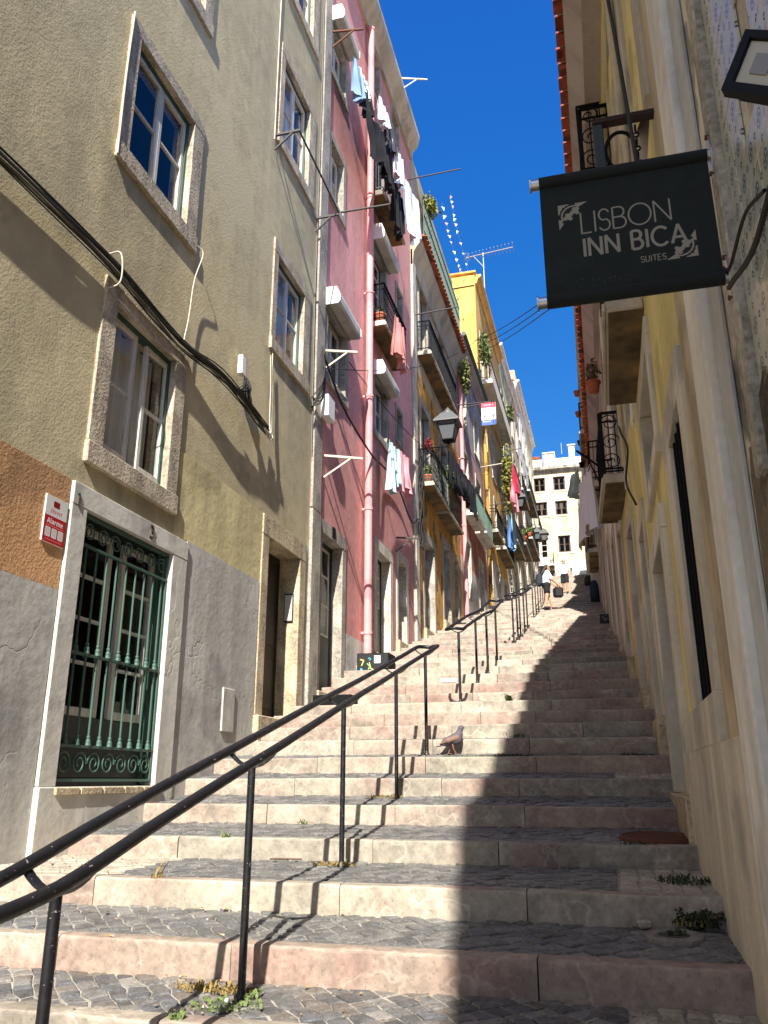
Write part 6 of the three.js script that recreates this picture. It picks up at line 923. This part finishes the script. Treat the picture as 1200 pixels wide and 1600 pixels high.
{ // paper sticker on a riser
  const si = STEPS.findIndex(q => q[0] === 12.9), y = STEPS[si][1], s = STEPS[si][0] - 0.012, [x0] = onS(688, 1057, s), [x1] = onS(713, 1057, s), t = canvasTex(256, 64, (x) => { x.fillStyle = '#ece9ee'; x.fillRect(0, 0, 256, 64); x.fillStyle = '#6a66a0'; x.font = 'bold 40px sans-serif'; x.textAlign = 'center'; x.fillText('HUMIDITY', 128, 46); }); const g = printed(V(x0, y - 0.11, s), V(x1, y - 0.11, s), V(x1, y - 0.055, s), V(x0, y - 0.055, s)); whole('sticker', 'white sticker with violet letters on a riser between the handrails', 'sticker', g, new THREE.MeshPhysicalMaterial({ map: t, roughness: 0.6 }), V(x0, y - 0.1, s)); }
// ------------------------------------------------------------------ aerials and bunting
{ const b = V(onS(758, 470, 36)[0], 20.5, 36), top = onS(759, 398, 36)[1], root = thing('tv_aerial', 'tall television aerial on the yellow house against the sky', 'aerial', b), g = new MB(); g.rod(b, V(b.x, top + 0.15, 36), 0.03, 6); part('mast', g, M.zinc, root); const y = new MB(), xl = onS(728, 400, 36)[0], xr = onS(802, 395, 36)[0]; y.rod(V(xl, top, 36), V(xr, top + 0.2, 36), 0.022, 6); for (let i = 0; i <= 13; i++) { const k = i / 13, x = xl + (xr - xl) * k; y.rod(V(x, top + 0.2 * k, 35.7 - 0.1 * k), V(x, top + 0.2 * k, 36.3 + 0.1 * k), 0.012, 5); } for (const d of [0.2, -0.2]) { y.rod(V(xl, top + d, 35.8), V(xl + 0.2, top, 36), 0.014, 5).rod(V(xl, top + d, 36.2), V(xl + 0.2, top, 36), 0.014, 5); } y.rod(V(xl + 0.4, top, 36), V(b.x, top - 0.7, 36), 0.018, 5); part('antenna', y, M.zinc, root); }
{ const s = 67.5, [x, u] = onS(878, 712, s), b = V(x, 26.6, s), root = thing('tv_aerial', 'thin aerial mast on the cream house at the end', 'aerial', b), g = new MB(); g.rod(b, V(x, onS(878, 692, s)[1], s), 0.035, 5); part('mast', g, M.zinc, root); const c = V(onS(893, 706, s)[0], 26.5, s), h = new MB(); h.box(c.x - 0.25, c.x + 0.25, 26.0, 27.3, s, s + 0.8, 0.02).box(c.x - 0.35, c.x + 0.35, 27.301, 27.42, s - 0.1, s + 0.9, 0.02); whole('chimney', 'white chimney on the cream house at the end', 'chimney', h, M.white, c); }
{ const cols = ['#e9e9ee', '#8fc6e0', '#d99aae', '#e9e4c4', '#e9e9ee', '#e5b6c0', '#d6e6ee'].map(c => mat(c, { side: THREE.DoubleSide, rough: 0.8 })), R = rng(3); [[[704, 300, 22], [713, 352, 27], [733, 428, 35], 'right string of small paper flags against the sky'], [[690, 315, 22], [706, 382, 28], [724, 432, 35], 'left string of small paper flags, closer to the roofs']].forEach(([a, b, c, l]) => { const P = q => { const [x, u] = onS(q[0], q[1], q[2]); return V(x, u, q[2]); }, A = P(a), B = P(b), C = P(c), cv = new THREE.CatmullRomCurve3([A, B, C]), root = thing('bunting', l, 'bunting', A), g = new MB(); g.tube([A, B, C], 0.004, 30, 4); part('string', g, M.cableLight, root); for (let i = 0; i < 11; i++) { const p = cv.getPoint((i + R() * 0.8) / 11), f = new MB(), w = 0.03 + R() * 0.03, h = 0.09 + R() * 0.08; f.tri(p.clone().add(new THREE.Vector3(-w, 0, 0.04)), p.clone().add(new THREE.Vector3(w, 0, -0.04)), p.clone().add(new THREE.Vector3((R() - 0.5) * 0.1, -h, 0))); part('flag', f, cols[Math.floor(R() * 7)], root); } }); }
{ const b = V(onS(866, 625, 24)[0] - 0.02, 13.72, 24), g = new MB(); b.x = RWALL(24) - 0.1; g.box(b.x - 0.06, b.x + 0.3, 13.72, 14.1, 23.5, 24.6, 0.02); for (let i = 0; i < 9; i++) g.rod(V(b.x - 0.05 + (i % 3) * 0.1, 14.1, 23.6 + i * 0.1), V(b.x - 0.08 + (i % 3) * 0.12, 14.7 + (i % 2) * 0.2, 23.6 + i * 0.1), 0.012, 4); whole('roof_railing', 'small railing and chimney block on the roof edge, right of the sky', 'railing', g, M.zinc, b); }
// ------------------------------------------------------------------ people and the pigeon
const sub = (a, b) => [a[0] - b[0], a[1] - b[1], a[2] - b[2]];
function blob(bones, cell, k = 0.03) { // bones: [a, b, ra, rb]; tapered capsules joined smoothly
  const lo = [1e9, 1e9, 1e9], hi = [-1e9, -1e9, -1e9]; for (const [a, b, ra, rb] of bones) for (const [p, r] of [[a, ra], [b, rb]]) for (let i = 0; i < 3; i++) { lo[i] = Math.min(lo[i], p[i] - r - cell * 3); hi[i] = Math.max(hi[i], p[i] + r + cell * 3); }
  const size = Math.max(hi[0] - lo[0], hi[1] - lo[1], hi[2] - lo[2]), N = Math.ceil(size / cell) + 4, c = lo.map((l, i) => (l + hi[i]) / 2), half = N / 2 * cell, mc = new MarchingCubes(N, M.white, false, false, 120000);
  const pre = bones.map(([a, b, ra, rb]) => { const d = sub(b, a); return [a, d, d[0] * d[0] + d[1] * d[1] + d[2] * d[2] + 1e-9, ra, rb]; });
  for (let z = 0; z < N; z++) for (let y = 0; y < N; y++) for (let x = 0; x < N; x++) {
    const p = [c[0] + (x - N / 2) * cell, c[1] + (y - N / 2) * cell, c[2] + (z - N / 2) * cell]; let f = 1;
    if (p[0] < lo[0] || p[0] > hi[0] || p[1] < lo[1] || p[1] > hi[1] || p[2] < lo[2] || p[2] > hi[2]) { mc.field[x + y * N + z * N * N] = -1; continue; }
    for (const [a, d, L, ra, rb] of pre) { const e = sub(p, a), t = clamp((e[0] * d[0] + e[1] * d[1] + e[2] * d[2]) / L), q = Math.hypot(e[0] - d[0] * t, e[1] - d[1] * t, e[2] - d[2] * t) - (ra + (rb - ra) * t); const h = Math.max(k - Math.abs(f - q), 0) / k; f = Math.min(f, q) - h * h * k * 0.25; }
    mc.field[x + y * N + z * N * N] = -f;
  }
  mc.isolation = 0; mc.update(); const n = mc.count ?? 0, g = new THREE.BufferGeometry(), pa = mc.positionArray.slice(0, n * 3), na = mc.normalArray.slice(0, n * 3);
  for (let i = 0; i < n * 3; i += 3) for (let j = 0; j < 3; j++) { pa[i + j] = c[j] + pa[i + j] * half; }
  g.setAttribute('position', new THREE.BufferAttribute(pa, 3)); g.setAttribute('normal', new THREE.BufferAttribute(na, 3)); return g;
}
function put(g, at, turn) { return new MB().push(g.clone().rotateY(turn).translate(at.x, at.y, at.z)); }
const skin = mat('#c98f70', { rough: 0.6 }), hairM = mat('#1b1512', { rough: 0.6 });
function hand(at, dir, side) { const o = []; const d = new THREE.Vector3(...dir).normalize(), s = new THREE.Vector3(...side).normalize(), p = (a, b) => [at[0] + d.x * a + s.x * b, at[1] + d.y * a + s.y * b, at[2] + d.z * a + s.z * b]; o.push([p(0, 0), p(0.07, 0), 0.026, 0.03]); [[-0.03, 0.055], [-0.01, 0.065], [0.01, 0.06], [0.03, 0.045]].forEach(([b, l]) => o.push([p(0.075, b), p(0.075 + l, b * 1.2), 0.0095, 0.008])); o.push([p(0.02, 0.02), p(0.07, 0.06), 0.012, 0.009]); return o; }
function person(label, at, turn, spec) {
  const root = thing('person', label, 'person', at.clone()), J = spec.joints;
  const B = [[J.pelvis, J.chest, 0.135, 0.145], [J.chest, J.neck, 0.13, 0.06], [J.shL, J.shR, 0.065, 0.065], [J.neck, J.head, 0.055, 0.06]];
  for (const s of ['L', 'R']) B.push([J['sh' + s], J['el' + s], 0.052, 0.042], [J['el' + s], J['wr' + s], 0.041, 0.028], [J['hip' + s], J['kn' + s], 0.092, 0.058], [J['kn' + s], J['an' + s], 0.058, 0.038], [J['an' + s], J['toe' + s], 0.042, 0.032]);
  const dirOf = (a, b) => sub(b, a); for (const s of ['L', 'R']) B.push(...hand(J['wr' + s], dirOf(J['el' + s], J['wr' + s]), [0, 0.2, 1]));
  const h = J.head, fw = spec.look ?? [0, 0, 1]; B.push([[h[0], h[1] + 0.01, h[2]], [h[0] + fw[0] * 0.01, h[1] + 0.1, h[2] + fw[2] * 0.01], 0.082, 0.092], [[h[0] + fw[0] * 0.05, h[1] - 0.03, h[2] + fw[2] * 0.05], [h[0] + fw[0] * 0.06, h[1], h[2] + fw[2] * 0.06], 0.045, 0.05], [[h[0] + fw[0] * 0.095, h[1] + 0.035, h[2] + fw[2] * 0.095], [h[0] + fw[0] * 0.108, h[1] + 0.015, h[2] + fw[2] * 0.108], 0.009, 0.015]);
  for (const e of [-1, 1]) B.push([[h[0] + fw[2] * 0.09 * e, h[1] + 0.03, h[2] - fw[0] * 0.09 * e], [h[0] + fw[2] * 0.093 * e, h[1] + 0.055, h[2] - fw[0] * 0.093 * e], 0.015, 0.02]);
  part('body', put(blob(B, 0.0125, 0.025), at, turn), skin, root);
  const T = [[J.pelvis, J.chest, 0.15, 0.165], [J.chest, [J.neck[0], J.neck[1] - 0.06, J.neck[2]], 0.15, 0.08], [J.shL, J.shR, 0.085, 0.085]]; for (const s of ['L', 'R']) { const m = J['sh' + s].map((v, i) => v + (J['el' + s][i] - v) * 0.72); T.push([J['sh' + s], m, 0.08, 0.082]); }
  part('shirt', put(blob(T, 0.016, 0.05), at, turn), mat(spec.shirt, { rough: 1 }), root);
  const S = [[[J.pelvis[0], J.pelvis[1] + 0.06, J.pelvis[2]], J.pelvis, 0.148, 0.16]]; for (const s of ['L', 'R']) { const m = J['hip' + s].map((v, i) => v + (J['kn' + s][i] - v) * spec.shortLen); S.push([J['hip' + s], m, 0.115, 0.11]); } part('shorts', put(blob(S, 0.016, 0.04), at, turn), mat(spec.shorts, { rough: 0.9 }), root);
  for (const s of ['L', 'R']) part('shoe', put(blob([[[J['an' + s][0], J['an' + s][1] - 0.035, J['an' + s][2]], J['toe' + s], 0.052, 0.045]], 0.012, 0.02), at, turn), mat(spec.shoe, { rough: 0.7 }), root);
  return root;
}
{ // woman with a black bag, seen from the side and behind
  const at = G3(856, 953), J = { pelvis: [0, 0.9, 0], chest: [0, 1.2, 0.02], neck: [0, 1.36, 0.03], head: [0, 1.46, 0.06], shL: [0.15, 1.31, 0.02], shR: [-0.15, 1.31, 0.02], elL: [0.19, 1.08, 0.12], elR: [-0.18, 1.06, 0.16], wrL: [0.14, 0.93, 0.32], wrR: [-0.14, 0.9, 0.36], hipL: [0.085, 0.86, 0], hipR: [-0.085, 0.86, 0], knL: [0.09, 0.48, 0.08], knR: [-0.09, 0.47, -0.02], anL: [0.09, 0.1, 0.22], anR: [-0.09, 0.09, -0.1], toeL: [0.09, 0.05, 0.38], toeR: [-0.09, 0.04, 0.05] };
  const turn = 1.9, w = person('woman in white T-shirt and black shorts, long dark hair, carrying a black bag', at, turn, { joints: J, shirt: '#f3f3f6', shorts: '#131316', shortLen: 0.55, shoe: '#262425' });
  part('hair', put(blob([[[0, 1.53, 0.02], [0, 1.56, 0.05], 0.1, 0.095], [[0, 1.5, -0.02], [0, 1.3, -0.12], 0.1, 0.09], [[0, 1.3, -0.12], [0, 1.08, -0.15], 0.085, 0.04]], 0.014, 0.05), at, turn), hairM, w);
  const bg = thing('handbag', 'black bag held in front of the woman', 'bag', at.clone()); const c = new THREE.Vector3(0, 0.66, 0.42); const g = geoFrom(chamferBox(-0.13, 0.13, -0.22, 0.14, -0.17, 0.17, 0.05)).translate(c.x, c.y, c.z); part('bag_body', put(g, at, turn), mat('#17181a', { rough: 0.45 }), bg); const st = new MB(); st.tube([new THREE.Vector3(-0.02, 0.78, 0.3), new THREE.Vector3(-0.1, 0.92, 0.4), new THREE.Vector3(0.05, 0.93, 0.42), new THREE.Vector3(0.02, 0.78, 0.54)], 0.01, 16, 5); part('strap', put(st.geo(), at, turn), mat('#17181a'), bg);
  const rk = thing('backpack', 'dark backpack on the woman\'s back', 'backpack', at.clone()); part('pack', put(blob([[[0, 1.2, -0.24], [0, 0.95, -0.26], 0.12, 0.13]], 0.014, 0.04), at, turn), mat('#1d2230', { rough: 0.8 }), rk); const sp = new MB(); for (const x of [-0.1, 0.1]) sp.tube([new THREE.Vector3(x, 1.25, -0.2), new THREE.Vector3(x, 1.42, -0.02), new THREE.Vector3(x, 1.28, 0.15), new THREE.Vector3(x, 1.05, -0.12)], 0.016, 16, 5); part('strap', put(sp.geo(), at, turn), mat('#1d2230'), rk);
}
{ // man coming down
  const at = G3(884, 927), J = { pelvis: [0, 0.96, 0], chest: [0, 1.3, 0.0], neck: [0, 1.48, 0.02], head: [0, 1.58, 0.05], shL: [0.18, 1.42, 0], shR: [-0.18, 1.42, 0], elL: [0.27, 1.14, 0.02], elR: [-0.29, 1.18, 0.04], wrL: [0.26, 0.9, 0.12], wrR: [-0.42, 1.02, 0.2], hipL: [0.1, 0.92, 0], hipR: [-0.1, 0.92, 0], knL: [0.11, 0.5, 0.1], knR: [-0.1, 0.5, 0.02], anL: [0.11, 0.09, 0.05], anR: [-0.1, 0.12, -0.14], toeL: [0.12, 0.05, 0.22], toeR: [-0.11, 0.06, 0.02] };
  const m = person('man in white T-shirt and dark shorts wearing a cap, coming down the steps', at, -0.15, { joints: J, shirt: '#f4f2f4', shorts: '#17191f', shortLen: 0.8, shoe: '#b98f74', look: [-0.3, 0, 0.95] });
  part('hair', put(blob([[[0, 1.64, -0.02], [0, 1.67, 0.0], 0.095, 0.095]], 0.014, 0.04), at, -0.15), hairM, m);
  part('cap', put(blob([[[0, 1.695, 0.01], [0, 1.72, 0.02], 0.092, 0.08], [[-0.05, 1.68, 0.1], [0.0, 1.67, 0.16], 0.03, 0.02], [[-0.05, 1.68, 0.1], [-0.09, 1.67, 0.15], 0.03, 0.02]], 0.012, 0.03), at, -0.15), mat('#1c1e26', { rough: 0.9 }), m);
}
{ // pigeon, walking to the right
  const p = G3(708, 1178), root = thing('pigeon', 'brown and grey pigeon walking on a sunlit step', 'pigeon', p.clone()), K = 1.1, S = g => new MB().push(g.clone().scale(K, K, K).rotateY(0.15).translate(p.x, p.y, p.z));
  part('body', S(blob([[[-0.06, 0.115, 0], [0.035, 0.145, 0], 0.042, 0.055], [[0.035, 0.145, 0], [0.062, 0.185, 0], 0.052, 0.034], [[0.062, 0.185, 0], [0.078, 0.235, 0], 0.031, 0.022], [[0.082, 0.25, 0], [0.09, 0.254, 0], 0.0235, 0.021], [[-0.06, 0.115, 0], [-0.115, 0.09, 0], 0.036, 0.016]], 0.004, 0.025)), mat('#554f55', { rough: 0.85 }), root);
  for (const s of [-1, 1]) part('wing', S(blob([[[0.04, 0.152, 0.038 * s], [-0.045, 0.125, 0.043 * s], 0.03, 0.024], [[-0.045, 0.125, 0.043 * s], [-0.125, 0.095, 0.02 * s], 0.022, 0.007]], 0.004, 0.02)), mat('#7a6052', { rough: 0.9 }), root);
  const tl = new MB(); tl.push(geoFrom(chamferBox(-0.17, -0.09, -0.006, 0.004, -0.024, 0.024, 0.003)).rotateZ(0.15).translate(0, 0.095, 0)); part('tail', S(tl.geo()), mat('#4a4549', { rough: 0.8 }), root);
  const bk = new MB(); bk.rod(new THREE.Vector3(0.106, 0.252, 0), new THREE.Vector3(0.131, 0.243, 0), 0.0065, 6, 0.001); part('beak', S(bk.geo()), mat('#2f2a2a'), root);
  for (const s of [-1, 1]) { const e = new MB(); e.ball(new THREE.Vector3(0.096, 0.258, 0.019 * s), 0.0045, 8, 6); part('eye', S(e.geo()), mat('#b5512a', { rough: 0.2 }), root); }
  for (const [s, x] of [[-1, -0.045], [1, 0.03]]) { const l = new MB(), a = new THREE.Vector3(-0.005, 0.1, 0.02 * s), k = new THREE.Vector3(x * 0.5 - 0.01, 0.05, 0.02 * s), f = new THREE.Vector3(x, 0.005, 0.02 * s); l.rod(a, k, 0.011, 6, 0.005).rod(k, f, 0.005, 6, 0.0035); for (const d of [[0.032, 0], [0.026, 0.016], [0.026, -0.016], [-0.018, 0]]) l.rod(f, new THREE.Vector3(f.x + d[0], 0.003, f.z + d[1]), 0.0035, 5, 0.002); part('leg', S(l.geo()), mat('#8f5a50', { rough: 0.7 }), root); }
}

{ // dust, crumbs and dry leaves that gather on the treads, mostly against the risers
  const R = rng(55), mb = new MB(), leafy = new MB();
  for (let i = 0; i < 900; i++) { const k = 11 + Math.floor(R() * 8), s1 = STEPS[k + 1][0], back = Math.pow(R(), 2.2), s = s1 - 0.02 - back * (s1 - STEPS[k][0] - 0.06), x = -4.2 + R() * 4.7, y = groundAt(s) + 0.003, a = R() * 6, L = 0.003 + R() * R() * 0.012, w = L * (0.35 + R() * 0.5), c = Math.cos(a), d = Math.sin(a), t = (R() - 0.5) * 0.006; const P = (p, q, h) => new THREE.Vector3(x + c * p - d * q, y + h, -s + d * p + c * q); (R() < 0.6 ? mb : leafy).quad(P(-L, -w, 0), P(L, -w, t), P(L, w, 0.004), P(-L, w, 0.002 + t)); }
  for (const [m, c, l] of [[mb, '#6b5a45', 'scattered brown crumbs and grit on the lower treads'], [leafy, '#a3845a', 'scattered dry leaf scraps on the lower treads']]) { const o = whole('litter', l, 'litter', m, mat(c, { side: THREE.DoubleSide, rough: 1 }), V(-1.9, groundAt(6), 6)); o.userData.kind = 'stuff'; }
}
renderer.render(scene, camera);
